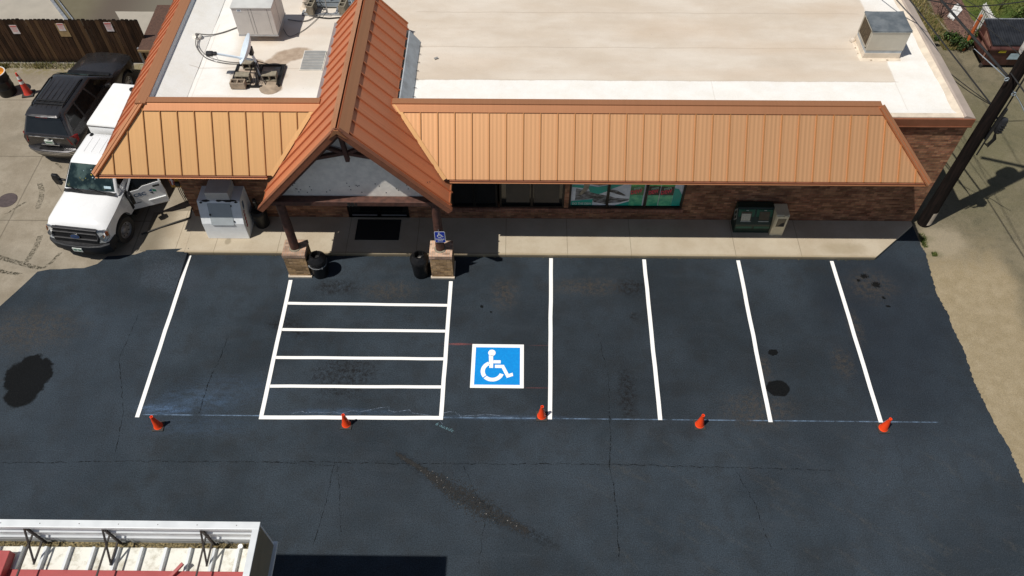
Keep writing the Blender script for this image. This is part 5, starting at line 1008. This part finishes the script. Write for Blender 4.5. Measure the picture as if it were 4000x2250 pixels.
build('roof_beacon', MB().lathe([(.075, 0), (.075, .05), (.04, .065), (.001, .07)], (.02, 5.0, 2.133), 16), 'black_pl', cp_, smooth=40); build('cab_antenna', MB().box(-.50, -.42, 3.0, 3.12, 1.99, 2.04), 'black_pl', cab_, bevel=.015)
def mirror(s, parent, base):
    m = build('mirror', MB().loft([[(s*.0, 0, .0), (s*.0, .06, 0), (s*.0, .06, .06), (s*0, 0, .06)], [(s*.2, -.02, .04), (s*.2, .05, .04), (s*.2, .05, .1), (s*.2, -.02, .1)]]).loft([[(s*.15, -.07, -.12), (s*.36, -.04, -.12), (s*.36, .05, -.12), (s*.15, .05, -.12)], [(s*.15, -.09, .1), (s*.38, -.05, .1), (s*.38, .06, .1), (s*.15, .06, .1)], [(s*.17, -.05, .26), (s*.36, -.03, .26), (s*.36, .05, .26), (s*.17, .05, .26)]]), 'black_pl', parent, bevel=.02, loc=base)
    return m
mirror(-1, T, (-.95, 1.72, 1.36))
build('antenna', MB().tube([(-.9, 1.35, 1.3), (-1.08, 1.5, 1.75)], .004, 5), 'black_pl', T)
# open driver's door
build('door_opening', MB().box(.955, .992, 1.60, 2.68, .56, 1.26), 'black_matte', T); 
seat = build('seat', MB().box(.35, .95, 2.0, 2.6, .7, 1.3), 'cable_g', T, bevel=.06)
hinge = Vector((.93, 1.66, 0)); DA = math.radians(-64)
D = build('door', MB().prism([(0, .46), (1.10, .46), (1.13, .9), (1.10, 1.33), (.54, 1.28), (.40, 1.19), (.02, 1.17)], 'x', -.05, .0), 'white_pt', T, bevel=.012, loc=hinge, rot=(0, 0, DA))
# outer skin is +x side of the door's own space
build('door_lower_crease', MB().bar((.004, .55, .70), (.004, 1.08, .72), .02, .05, (1, 0, 0)), 'white_box', D); build('door_badge', MB().box(0, .006, .06, .32, .685, .705), 'black_pl', D); build('door_handle', MB().box(0, .03, .84, 1.04, 1.17, 1.23), 'black_pl', D, bevel=.008)
build('window_seal', MB().bar((-.03, .03, 1.18), (-.03, .40, 1.20), .04, .02).bar((-.03, .40, 1.20), (-.03, .54, 1.29), .04, .02).bar((-.03, .54, 1.29), (-.03, 1.10, 1.34), .04, .02), 'black_pl', D)
build('window_frame', MB().bar((-.02, .02, 1.12), (-.18, .52, 1.90), .045, .05, (1, 0, 0)).bar((-.18, .52, 1.90), (-.19, 1.06, 1.90), .045, .05, (1, 0, 0)).bar((-.19, 1.06, 1.90), (-.03, 1.09, 1.26), .045, .07, (1, 0, 0)), 'white_pt', D)
build('door_glass', MB().poly([(-.035, .10, 1.19), (-.035, .52, 1.27), (-.035, 1.06, 1.33), (-.18, 1.03, 1.87), (-.18, .53, 1.87)]), 'glass_dark', D, recalc=False)
build('door_trim', MB().prism([(.04, .6), (1.08, .6), (1.06, 1.26), (.5, 1.2), (.1, 1.1)], 'x', -.09, -.05), 'cable_g', D, bevel=.01)
text('lettering', 'CSC', .175, 'ink_navy', D, (.004, .20, .93), (PI/2, 0, PI/2), .0008, sx=1.12, bold=.006)
for nm_, pts, m_ in (('emblem_wedge', [(.66, 1.04), (.78, 1.12), (.76, 1.0)], 'ink_blue'), ('emblem_wedge', [(.775, 1.0), (.79, 1.1), (.88, 1.04), (.88, .96)], 'ink_green'), ('emblem_wedge', [(.67, .985), (.77, .985), (.77, .89)], 'ink_dark')):
    build(nm_, MB().poly([(.0045, y, z) for y, z in pts]), m_, D, recalc=False)
mm_ = mirror(1, D, (0, .10, 1.08)); mm_.rotation_euler = (0, 0, .35)
build('step_bar', MB().box(.90, 1.05, 1.55, 3.2, .36, .42), 'black_pl', T, bevel=.02)

# ---- dark SUV, rear toward the camera (front = +y)
U = empty('parked_suv', (-15.57, 8.96, -.012), math.radians(-6.0), 'dark grey SUV with roof rack parked tail-first beside the white truck', 'SUV'); U.scale = (.93, 1, 1)
bd = [(.10, [(.80, .52), (.86, .75), (.86, .98), (.80, 1.08), (.5, 1.10), (0, 1.10)]), (.25, [(.88, .46), (.925, .75), (.92, .98), (.86, 1.09), (.5, 1.10), (0, 1.10)]), (.9, [(.92, .42), (.945, .75), (.935, .97), (.88, 1.07), (.5, 1.09), (0, 1.09)]),
      (2.0, [(.92, .40), (.945, .74), (.93, .95), (.88, 1.05), (.5, 1.08), (0, 1.08)]), (3.1, [(.92, .42), (.945, .75), (.925, .96), (.84, 1.07), (.5, 1.12), (0, 1.13)]), (3.7, [(.92, .44), (.945, .74), (.915, .93), (.80, 1.04), (.45, 1.09), (0, 1.10)]), (4.35, [(.88, .42), (.92, .68), (.88, .86), (.74, .95), (.4, .99), (0, 1.0)]), (4.62, [(.72, .45), (.78, .64), (.74, .76), (.62, .82), (.35, .85), (0, .85)])]
ub = build('body', MB().loft(half_loft(bd)), 'suv_pt', U, smooth=34); cut_arches(ub, [(0, .98, .37, .45, 1.3), (0, 3.70, .37, .45, 1.3)])
build('wheel_well', MB().box(-.80, .80, .55, 4.15, .25, .8), 'black_matte', U)
rg2 = lambda hx, y0, y1, z, r=.12: rg(hx, y0, y1, z, r)
gh = build('cabin', MB().loft([rg2(.885, .12, 3.22, 1.05), rg2(.865, .17, 3.10, 1.12), rg2(.66, .46, 2.42, 1.64, .12), rg2(.59, .52, 2.28, 1.705, .14), rg2(.46, .75, 2.1, 1.725, .14)]), 'suv_pt', U, smooth=32)
lf = lambda s, y, t, o=.006: (s*(.872+(.668-.872)*t+o), y, 1.10+(1.64-1.10)*t)
for s in (1, -1):
    for (a0, a1), (b0, b1) in (((.36, 1.06), (.60, 1.10)), ((1.14, 1.92), (1.18, 1.80)), ((2.0, 2.84), (1.88, 2.30))):
        P = [lf(s, a0, .10), lf(s, a1, .10), lf(s, b1, .93), lf(s, b0, .93)]; panel('side_window', P, 'glass_dark', U, .003, (s*.95, 0, .29))
rr = lambda x, t, o=.008: (x, .165+(.45-.165)*t-o, 1.11+(1.65-1.11)*t)
P = [rr(-.74, .06), rr(.74, .06), rr(.58, .88), rr(-.58, .88)]; rw = panel('rear_window', P, 'glass_dark', U, .004, (0, -.88, .46))
fw = lambda x, t, o=.008: (x, 3.10+(2.42-3.10)*t+o*.7, 1.12+(1.66-1.12)*t+o*.7); P = [fw(-.78, .06), fw(.78, .06), fw(.58, .95), fw(-.58, .95)]; panel('windshield', P, 'windshield', U, .004, (0, .62, .78))
build('wiper_tray', MB().box(-.78, .78, 3.06, 3.24, 1.115, 1.14), 'black_pl', U, bevel=.01)
sp = build('spoiler', MB().loft([rg2(.58, .36, .58, 1.635, .07), rg2(.59, .33, .60, 1.675, .07), rg2(.55, .38, .62, 1.715, .07)]), 'suv_pt', U, smooth=32); build('brake_light', MB().box(-.2, .2, .318, .34, 1.645, 1.668), 'tail', sp); build('spoiler_edge', MB().tube([(-.54, .355, 1.675), (0, .322, 1.68), (.54, .355, 1.675)], .012, 8), 'chrome', sp)
for s in (1, -1):
    build('roof_rail', MB().tube([(s*.53, .75, 1.715), (s*.535, .85, 1.76), (s*.54, 2.0, 1.76), (s*.54, 2.15, 1.715)], .022, 8), 'black_pl', U, smooth=50)
for y in (.86, 1.0): build('roof_crossbar', MB().bar((-.53, y, 1.765), (.53, y, 1.765), .05, .025), 'black_pl', U, bevel=.008)
for x in (-.36, -.18, 0, .18, .36): build('roof_rib', MB().tube([(x, .7, 1.727), (x, 1.2, 1.733), (x, 2.05, 1.725)], [.006, .010, .006], 6), 'suv_pt', gh, smooth=60)
for s in (1, -1):
    build('tail_lamp', MB().loft([[(s*.90, .05+.15, 1.10), (s*.70, .09, 1.08), (s*.76, .075, .82), (s*.90, .13, .80), (s*.955, .28, .86), (s*.95, .36, 1.05)], [(s*.88, .3, 1.09), (s*.70, .22, 1.06), (s*.76, .2, .84), (s*.88, .3, .82), (s*.93, .34, .88), (s*.92, .4, 1.04)]]), 'tail', U, bevel=.012)
    mb = MB(); mb.loft([[(s*.0, 0, 0), (s*.0, .1, 0), (s*0, .1, .1), (s*0, 0, .1)], [(s*.2, .02, .02), (s*.2, .12, .02), (s*.2, .12, .16), (s*.2, .02, .16)]]); build('mirror', mb, 'suv_pt', U, bevel=.025, loc=(s*.88, 2.55, 1.06))
    for y in (1.25, 2.15): build('door_handle', MB().box(s*.935-.012, s*.935+.018, y, y+.16, .93, .97), 'black_pl', U, bevel=.008)
build('liftgate_strip', MB().box(-.62, .62, .068, .10, 1.06, 1.085), 'chrome', U, bevel=.006)
lp = build('license_plate', MB().box(-.15, .15, .055, .10, .80, .95), 'plate', U, bevel=.006); build('plate_marks', MB().box(-.12, .12, .052, .055, .85, .90), 'plate_ink', lp); build('plate_handle', MB().box(-.32, .32, .05, .10, .755, .785), 'chrome', U, bevel=.006); build('gate_emblem', MB().box(-.06, .06, .05, .10, .99, 1.04), 'chrome', U, bevel=.01)
bs = [(-.94, .34), (-.90, .10), (-.6, -.05), (-.3, -.08), (.3, -.08), (.6, -.05), (.90, .10), (.94, .34)]
ring = lambda x, y: [(x*.97, y+.04, .38), (x, y, .48), (x, y, .62), (x*.98, y+.08, .66), (x*.95, y+.24, .66), (x*.95, y+.24, .38)]
ubp = build('rear_bumper', MB().loft([ring(x, y) for x, y in bs]), 'suv_pt', U, smooth=35); mb = MB()
for z0 in (.50, .56): mb.loft([[(x, y-.012, z0), (x, y-.012, z0+.03), (x*.98, y+.02, z0+.03), (x*.98, y+.02, z0)] for x, y in bs[1:-1]])
build('bumper_strip', mb, 'chrome', ubp); mb = MB()
for k in range(3): mb.box(-.42, .42, -.04+.055*k, -.005+.055*k, .662, .672)
build('step_pad', mb, 'black_pl', ubp)
build('under_valance', MB().loft([[(x*.9, y+.1, .26), (x*.93, y+.04, .38), (x*.93, y+.2, .38), (x*.9, y+.2, .26)] for x, y in bs]), 'black_matte', U)
for x, o_ in ((.82, 1), (-.82, -1)):
    for y in (.98, 3.70): wheel(U, x, y, .365, .24, o_, 'chrome' if False else 'steel')

# ================================================================== POLE, WIRES, ALLEY
PX, PY = 11.31, 6.72
e = empty('utility_pole', (PX, PY, -.03), 0, 'tall dark creosoted utility pole at the right corner of the store', 'utility pole')
build('shaft', MB().lathe([(.192, 0), (.172, 1.5), (.152, 5), (.125, 11)], n=28), 'pole', e, smooth=50)
build('ground_guard', MB().loft([[(.200*math.cos(a), .200*math.sin(a), z) for a in [math.radians(-95+13*k) for k in range(9)]] for z in (.1, .62)], caps=False, closed=False), 'curb_mem', e, smooth=60)
mb = MB(); mb.loft([[(-.30*math.cos(a)*1.0, .2+.3*math.sin(a)*.2, 0) for a in (0, 1, 2)], [(-.2, .1, .02)]*3], caps=False) if False else None
build('splice_case', MB().lathe([(.075, 0), (.10, .04), (.10, .40), (.075, .46)], (.34, -.12, 3.72), 16), 'shell_grey', e, smooth=40); build('splice_fins', MB().box(.28, .40, -.235, -.20, 3.78, 3.81).box(.28, .40, -.235, -.20, 3.86, 3.89).box(.28, .40, -.235, -.20, 3.94, 3.97).box(.28, .40, -.235, -.20, 4.02, 4.05), 'shell_grey', e)
build('case_bracket', MB().bar((.14, -.05, 4.15), (.36, -.12, 4.15), .03, .05).bar((.14, -.05, 3.8), (.30, -.1, 3.8), .03, .05).bar((.18, -.09, 3.45), (.22, -.1, 4.5), .06, .08, (0, 1, 0)), 'shell_grey', e)
mb = MB(); r_ = random.Random(12)
for k in range(4): mb.tube([(.30, -.12, 3.74), (.33+.03*k, -.14, 3.5), (.28+.02*k, -.13, 3.32-.04*k), (.2, -.12, 3.34), (.16, -.1, 3.55)], .014, 6)
build('cable_loop', mb, 'cable', e, smooth=60)
build('riser', MB().tube([(.2, -.11, 2.9), (.18, -.09, 6.5)], .02, 6), 'cable', e)
build('crossarm', MB().bar((-1.5, .5, 9.8), (1.5, -.5, 9.8), .1, .12), 'wood_dark', e)
for k, (dx, dy, z0, r) in enumerate(((.15, .38, 6.9, .24), (.12, .30, 5.9, .16))): build('transformer', MB().lathe([(r*.9, 0), (r, .04), (r, .7), (r*.9, .78), (r*.3, .82)], (dx, dy, z0), 18), 'hvac', e, smooth=40)
WG = 'overhead lines strung along the alley'
def wire(a, b, r, lab, sag=.0, m='cable', ext=1.0):
    a, b = Vector(a), Vector(b); pts = [a+(b-a)*(t*ext)+Vector((0, 0, -sag*4*t*(1-t))) for t in [k/16 for k in range(17)]]
    return tag(build('overhead_wire', MB().tube(pts, r, 6), m, smooth=60), lab, 'wire', WG)
A1 = (PX-.16, PY+.02, 4.52)
wire(A1, (10.22, 11.0, 4.72), .020, 'black line dropping across the roof edge to the lowest clamp on the pole', 0, 'cable', 5)
wire(A1, (10.86, 9.6, 3.75), .011, 'thin service line from the low pole clamp to the store side wall', .03, 'cable', 1)
wire((PX-.14, PY+.06, 4.47), (10.84, 9.9, 3.65), .011, 'second thin service line close beside the first to the side wall', .10, 'cable', 1)
A3 = (PX-.14, PY+.06, 5.36); wire(A3, (10.53, 10.0, 5.36), .032, 'thick twisted cable bundle running to the pole above the dumpster', 0, 'cable', 7)
A4 = (PX-.10, PY+.1, 5.95); wire(A4, (10.89, 10.0, 5.36), .010, 'thin pale-ended wire crossing in front of the dumpster lid', 0, 'cable', 4)
wire((PX, PY+.1, 6.4), (11.12, 10.0, 5.4), .008, 'thinnest wire passing over the orange post', 0, 'cable', 4)
mb = MB(); P = [Vector(p) for p in ((5, 20, 7.5), (8.2, 13.5, 5.9), (9.5, 11.2, 5.5), (10.19, 10, 5.35), (11.35, 10, 5.15), (12.2, 10, 5.22), (12.9, 10, 5.34), (14.5, 10, 5.7), (18, 10, 6.8))]; tag(build('overhead_wire', mb.tube(P, .016, 6), 'cable', smooth=60), 'black wire sagging sideways across the lawn at the top right corner', 'wire', WG)
for k, (dx, dz) in enumerate(((-1.3, 0), (.0, .1), (1.3, 0))):
    wire((PX+dx, PY-dx*.33-10, 9.98+dz), (PX+dx*1.0-.9, PY-dx*.33+14, 9.9+dz), .012, ('left line on the crossarm out of view, shadow on the alley', 'middle line on the crossarm out of view, shadow on the alley', 'right line on the crossarm out of view, shadow on the alley')[k], .25)
wire((PX-.15, PY, 5.5), (PX+1.0, PY-9, 5.6), .018, 'line leaving the pole toward the camera side of the alley', .1)
e = empty('wire_grip', (11.04, 6.6, 5.44), 0, 'pale metal strand grip holding the cable left of the pole', 'cable grip'); build('strand', MB().tube([(-.81, .55, .45), (-.40, .25, .23), (0, 0, 0), (.12, .05, -.12)], [.007, .013, .013, .006], 6), 'insul', e, smooth=50); build('eye', MB().tube([(.02+.05*math.cos(t), 0, -.03+.05*math.sin(t)) for t in [2*PI*k/10 for k in range(11)]], .012, 6), 'insul', e)
e = empty('wire_grip', (11.42, 6.55, 5.0), 0, 'pale metal strand grip hanging at the right side of the pole', 'cable grip'); build('strand', MB().tube([(-.06, .05, .08), (.25, 0, -.22), (.45, -.1, -.45), (.95, -.3, -.95)], [.013, .012, .016, .007], 6), 'insul', e, smooth=50); build('eye', MB().tube([(.05*math.cos(t), 0, .05*math.sin(t)) for t in [2*PI*k/10 for k in range(11)]], .014, 6), 'insul', e)

# wooden fence with three notices
e = empty('wood_fence', (-18.5, 14.1, -.012), 0, 'dark weathered dog-eared board fence behind the SUV', 'fence')
mb = MB(); x = -5.5; r_ = random.Random(17)
while x < 4.45:
    h = 1.80+r_.uniform(-.02, .02); t = r_.uniform(-.006, .006); mb.prism([(x+.005, .03), (x+.142, .03), (x+.142+t, h-.03), (x+.115+t, h), (x+.03+t, h), (x+.005+t, h-.03)], 'y', -.012+r_.uniform(-.006, .004), .012); x += .15
build('boards', mb, 'fence', e); build('rail', MB().box(-5.5, 4.4, .014, .05, .4, .49), 'fence', e); build('rail', MB().box(-5.5, 4.4, .014, .05, 1.4, 1.49), 'fence', e)
for x in (-4.9, -2.5, -.1, 2.3): build('post', MB().box(x, x+.09, .02, .11, 0, 1.7), 'fence', e)
for (x0, x1, z0, z1), lab in (((-18.47, -18.22, 1.21, 1.56), 'leftmost red-headed notice on the fence, on the palest boards'), ((-16.80, -16.57, 1.34, 1.64), 'middle notice on the fence, set on a tan wood patch'), ((-15.15, -14.90, 1.33, 1.69), 'rightmost red-headed notice on the darkest fence boards')):
    e = empty('notice_sign', ((x0+x1)/2, 14.075, (z0+z1)/2), 0, lab, 'notice', 'notices on the board fence'); w, h = (x1-x0)/2, (z1-z0)/2
    build('sheet', MB().box(-w, w, -.006, 0, -h, h), 'paper', e); build('heading', MB().box(-w+.015, w-.015, -.009, -.006, h*.55, h*.88), 'paper_red', e)
    mb = MB()
    for k in range(4): mb.box(-w+.03, w-.03-.03*(k % 2), -.009, -.006, h*.3-k*h*.26, h*.36-k*h*.26)
    build('text_lines', mb, 'paper_red', e)
tag(build('plywood_patch', MB().box(-16.86, -16.5, 14.076, 14.083, 1.1, 1.62), 'shed_wood'), 'tan wood patch behind the middle fence notice', 'board')
e = empty('low_shed', (-12.9, 14.7, -.012), 0, 'low brown-roofed wooden shed between the fence and the store', 'shed')
build('front_wall', MB().box(-1.05, 1.6, -1.05, -1.0, 0, .98), 'shed_wood', e); build('side_wall', MB().box(-1.05, -1.0, -1.0, 1.1, 0, .98), 'shed_wood', e); build('roof', MB().prism([(-1.24, .98), (1.3, 1.05), (1.3, 1.10), (-1.24, 1.03)], 'x', -1.15, 1.7), 'shed_roof', e); build('fascia', MB().box(-1.15, 1.7, -1.26, -1.24, .95, 1.03), 'shed_wood', e); build('downpipe', MB().box(-1.22, -1.15, -1.12, -1.04, 0, 1.0), 'steel', e)
mb = MB()
for k in range(8): mb.box(-.9+.3*k, -.885+.3*k, -1.056, -1.05, .02, .92)
build('board_gaps', mb, 'wood_dark', e)
struct(build('slab_shade_tint', MB().poly([(x, y, -.012) for x, y in ((-19.25, 18.2), (-17.7, 16.2), (-15.75, 16.2), (-16.42, 17.22), (-12, 17.2), (-12, 26), (-19.25, 26))]), 'slab_shade_tint'))  # shadow outline laid as a darker sheet, shade is in its colour
struct(build('shade_tint_strip', MB().poly([(x, y, -.010) for x, y in ((-17.7, 16.2), (-15.75, 16.2), (-15.2, 14.1), (-16.4, 14.1))]), 'slab_shade_tint'))  # painted shade continued to the fence in the same dark colour
tag(build('drain_pipe', MB().bar((-19.3, 18.15, .04), (-17.6, 16.05, .04), .10, .08).bar((-19.1, 18.2, .05), (-17.4, 16.1, .05), .04, .1), 'steel'), 'grey metal channel lying on the pale slab behind the fence', 'metal channel')

# alley corner things
e = empty('dumpster', (16.4, 14.05, -.03), 0, 'brown metal dumpster with black ribbed lids in the alley', 'dumpster')
build('bin', MB().loft([[(-.85, .05, .12), (.95, .05, .12), (.95, 1.05, .12), (-.85, 1.05, .12)], [(-.92, -.02, .85), (1.0, -.02, .85), (1.0, 1.15, .85), (-.92, 1.15, .85)], [(-.92, .06, .95), (1.0, .06, .95), (1.0, 1.15, 1.2), (-.92, 1.15, 1.2)]]), 'dump', e, bevel=.012)
build('end_panel', MB().loft([[(-.935, .12, .35), (-.935, .6, .35), (-.935, .75, 1.05), (-.935, .1, .9)], [(-.925, .12, .35), (-.925, .6, .35), (-.925, .75, 1.05), (-.925, .1, .9)]]), 'dump_in', e)
build('rim', MB().box(-.95, 1.03, -.05, -.02, .80, .86).box(-.97, -.93, -.02, 1.1, .78, .84), 'dump', e, bevel=.006)
ld = MB(); Z = lambda y: .965+.235*(y-.04)/1.11
for k in range(22): x0 = -.90+k*.086; ld.loft([[(x0, .03, Z(.03)), (x0+.058, .03, Z(.03)), (x0+.058, .03, Z(.03)+.035), (x0, .03, Z(.03)+.035)], [(x0, 1.16, Z(1.16)), (x0+.058, 1.16, Z(1.16)), (x0+.058, 1.16, Z(1.16)+.035), (x0, 1.16, Z(1.16)+.035)]])
ld.loft([[(-.92, .02, Z(.02)), (1.0, .02, Z(.02)), (1.0, .02, Z(.02)+.02), (-.92, .02, Z(.02)+.02)], [(-.92, 1.17, Z(1.17)), (1.0, 1.17, Z(1.17)), (1.0, 1.17, Z(1.17)+.02), (-.92, 1.17, Z(1.17)+.02)]]); build('lid', ld, 'lid', e); build('lid_hinge', MB().tube([(-.95, 1.18, 1.23), (1.02, 1.18, 1.23)], .025, 8), 'steel', e)
for x in (-.86, .9): build('caster', MB().lathe([(.07, 0), (.07, .12)], (x, .12, 0), 12), 'steel_dark', e)
build('fork_pocket', MB().box(-1.02, -.93, .2, .95, .42, .62), 'dump', e, bevel=.01); build('yellow_label', MB().poly([(-.62, -.03, .70), (-.36, -.03, .70), (-.36, -.035, .82), (-.6, -.035, .82)]), 'yellow', e, recalc=False); build('white_label', MB().poly([(-.20, -.02, .42), (.18, -.02, .42), (.18, -.03, .68), (-.16, -.03, .68)]), 'label_bl', e, recalc=False)
e = empty('guard_post', (15.23, 15.12, -.03), 0, 'weathered orange guard post beside the dumpster', 'guard post'); build('shaft', MB().tube([(0, 0, 0), (.0, .0, 1.42)], .06, 16), 'bollard', e, smooth=40); build('cap', MB().lathe([(.06, 1.42), (.04, 1.46), (.001, 1.47)], n=16), 'bollard', e, smooth=40); build('wire_tie', MB().tube([(.07, 0, .85), (.9, -.1, .9)], .007, 5), 'cable', e)
e = empty('picket_fence', (16.05, 15.85, -.03), 0, 'short white picket fence panel behind the dumpster', 'picket fence')
mb = MB(); 
for k in range(11): y = .62-.13*k; mb.prism([(y-.03, .05), (y+.03, .05), (y+.03, 1.0), (y, 1.06), (y-.03, 1.0)], 'x', -.012, .012)
build('pickets', mb, 'picket', e); build('rail', MB().box(.012, .045, -.75, .7, .90, .98), 'picket', e); build('rail', MB().box(.012, .045, -.75, .7, .15, .22), 'picket', e); build('top_rail', MB().box(-.03, -.012, -.75, .7, .84, .95), 'picket', e)
tag(build('white_board', MB().prism([(15.29, 17.13), (15.43, 16.86), (15.97, 17.5), (15.94, 17.9), (15.8, 17.85)], 'z', -.02, .05), 'white_sheet', bevel=.01), 'white board lying on the red mulch bed', 'board')

def leafy(name, c, R, n, size, mats, seed, lab, cat, twigs=6, flat=.5):
    r = random.Random(seed); e = empty(name, c, 0, lab, cat); mb = MB()
    cl = [(r.gauss(0, .42)*R[0], r.gauss(0, .42)*R[1], R[2]*(.25+.75*r.random()), r.uniform(.25, .5)) for k in range(11)]
    for k in range(n):
        a = cl[r.randrange(len(cl))]; p = Vector((a[0]+r.gauss(0, .3)*R[0]*a[3], a[1]+r.gauss(0, .3)*R[1]*a[3], max(.02, a[2]+r.gauss(0, .3)*R[2]*a[3])))
        d = Vector((r.gauss(0, 1), r.gauss(0, 1), r.gauss(flat, .7))).normalized(); t = d.orthogonal().normalized(); t = (Matrix.Rotation(r.random()*6.28, 3, d) @ t); b = d.cross(t); s = size*r.uniform(.5, 1.3)
        mb.poly([p-t*s, p-b*s*.45, p+t*s, p+b*s*.45], 0 if r.random() < .6 else 1)
    build('foliage', mb, mats, e, recalc=False); mb = MB()
    for k in range(twigs): q = cl[k % len(cl)]; mb.tube([(q[0]*.1, q[1]*.1, 0), (q[0]*.5+r.gauss(0, .04), q[1]*.5, q[2]*.55), (q[0], q[1], q[2])], [.014, .009, .004], 5)
    build('stems', mb, 'twig', e); return e
leafy('bush', (17.9, 16.3, -.02), (1.0, .75, 1.0), 5200, .05, ['leaf', 'weed'], 1, 'bright green rounded bush on the lawn behind the dumpster', 'bush')
leafy('weed_clump', (15.05, 15.35, -.03), (.55, .40, .5), 2600, .045, ['leaf_d', 'leaf'], 2, 'dark green weed clump at the foot of the orange post', 'weeds')
leafy('weed_clump', (15.85, 15.6, -.03), (.45, .3, .45), 1500, .04, ['leaf_d', 'weed'], 3, 'weed clump between the orange post and the picket fence', 'weeds')
r_ = random.Random(41)
def twiggy(c, n, h, seed, lab):
    r = random.Random(seed); mb = MB()
    def br(p, d, l, w, k):
        q = p+d*l; mb.tube([p, (p+q)/2+Vector((r.gauss(0, .03), r.gauss(0, .03), 0)), q], [w, w*.8, w*.5], 5)
        if k:
            for _ in range(3): br(q, (d+Vector((r.gauss(0, .55), r.gauss(0, .55), r.gauss(0, .3)))).normalized(), l*.68, w*.55, k-1)
    for _ in range(n): br(Vector((0, 0, 0)), Vector((r.gauss(0, .5), r.gauss(0, .5), 1)).normalized(), h*.42, .016, 3)
    e = empty('bare_shrub', c, 0, lab, 'shrub'); build('branches', mb, 'twig', e, smooth=60)
twiggy((15.0, 17.0, -.03), 5, 1.0, 3, 'bare dark shrub standing left of the white board'); twiggy((15.4, 18.2, -.03), 5, 1.1, 4, 'bare shrub at the top edge behind the white board'); twiggy((17.4, 17.6, -.03), 3, 1.3, 5, 'bare thin shrub on the lawn above the bright bush')
def tufts(name, areas, n, h, mats, seed, lab):
    r = random.Random(seed); mb = MB()
    for k in range(n):
        (x0, x1, y0, y1) = areas[r.randrange(len(areas))]; x, y = r.uniform(x0, x1), r.uniform(y0, y1); a = r.random()*6.28; w = .006+.008*r.random(); hh = h*r.uniform(.4, 1.2); lx, ly = r.gauss(0, .5)*hh, r.gauss(0, .5)*hh
        mb.poly([(x-w*math.cos(a), y-w*math.sin(a), -.03), (x+w*math.cos(a), y+w*math.sin(a), -.03), (x+lx, y+ly, hh)], 0 if r.random() < .6 else 1)
    return tag(build(name, mb, mats, recalc=False), lab, 'grass', kind='stuff')
tufts('dry_grass', [(13.9, 14.85, 16.2, 18.3), (14.2, 15.0, 15.6, 17.2), (14.5, 15.2, 15.1, 15.8)], 5200, .13, ['dry', 'weed'], 5, 'dry yellow grass strip along the garden edging')
tufts('fence_weeds', [(-19.6, -17.6, 13.75, 14.05), (-18.3, -16.6, 13.72, 14.05), (-19.8, -19.2, 13.7, 14.0)], 2200, .09, ['weed', 'dry'], 6, 'thin weeds along the foot of the board fence')
tufts('corner_grass', [(11.02, 11.2, 5.9, 6.3), (11.0, 11.12, 5.75, 6.1), (11.18, 11.32, 5.42, 5.55)], 420, .06, ['weed', 'leaf'], 7, 'small green weeds beside the pole foot')
tufts('lawn_grass', [(16.3, 19, 16.6, 19), (16.9, 19, 15.7, 16.8)], 5000, .06, ['leaf', 'weed'], 8, 'green lawn blades behind the picket fence')
tufts('kerb_grass', [(-10.3, 9.3, 5.21, 5.25)], 500, .035, ['dry', 'weed'], 9, 'sparse dry weeds along the sidewalk kerb joint')

# ================================================================== CAMERA AND LIGHT
yaw, pit, rol = -.014973215, .929976180, -.004158466
cy, sy, cp, sp_ = math.cos(yaw), math.sin(yaw), math.cos(pit), math.sin(pit)
F = Vector((sy*cp, cy*cp, -sp_)); Rv = Vector((cy, -sy, 0)); Uv = Rv.cross(F); c, s = math.cos(rol), math.sin(rol); Rv, Uv = c*Rv+s*Uv, -s*Rv+c*Uv
cd = bpy.data.cameras.new('Camera'); cam = bpy.data.objects.new('Camera', cd); COL.objects.link(cam)
cam.matrix_world = Matrix(((Rv.x, Uv.x, -F.x, -.849928), (Rv.y, Uv.y, -F.y, -9.250690), (Rv.z, Uv.z, -F.z, 17.945390), (0, 0, 0, 1)))
cd.sensor_width = 36; cd.lens = 36*3094.5137/4000; cd.clip_start = .1; cd.clip_end = 600; scene.camera = cam
SD = Vector((.427, .237, -1)).normalized(); el = math.asin(-SD.z); az = math.atan2(-SD.x, -SD.y)
w = bpy.data.worlds.new('World'); scene.world = w; w.use_nodes = True; nt = w.node_tree; nt.nodes.clear()
sk = nt.nodes.new('ShaderNodeTexSky'); sk.sky_type = 'NISHITA'; sk.sun_disc = False; sk.sun_elevation = el; sk.sun_rotation = az % (2*PI); sk.altitude = 1600
bg = nt.nodes.new('ShaderNodeBackground'); bg.inputs['Strength'].default_value = .062; ow = nt.nodes.new('ShaderNodeOutputWorld'); hs = nt.nodes.new('ShaderNodeHueSaturation'); hs.inputs['Saturation'].default_value = .7; nt.links.new(sk.outputs[0], hs.inputs['Color']); nt.links.new(hs.outputs[0], bg.inputs[0]); nt.links.new(bg.outputs[0], ow.inputs[0])
sl_ = bpy.data.lights.new('sun', 'SUN'); sl_.energy = 4.1; sl_.angle = math.radians(.53); sl_.color = (1, .95, .87)
so = bpy.data.objects.new('sun', sl_); COL.objects.link(so); so.rotation_euler = SD.to_track_quat('-Z', 'Y').to_euler(); so.location = (-20, -10, 40)
scene.view_settings.view_transform = 'Standard'; scene.view_settings.look = 'None'; scene.view_settings.exposure = 0; scene.view_settings.gamma = 1
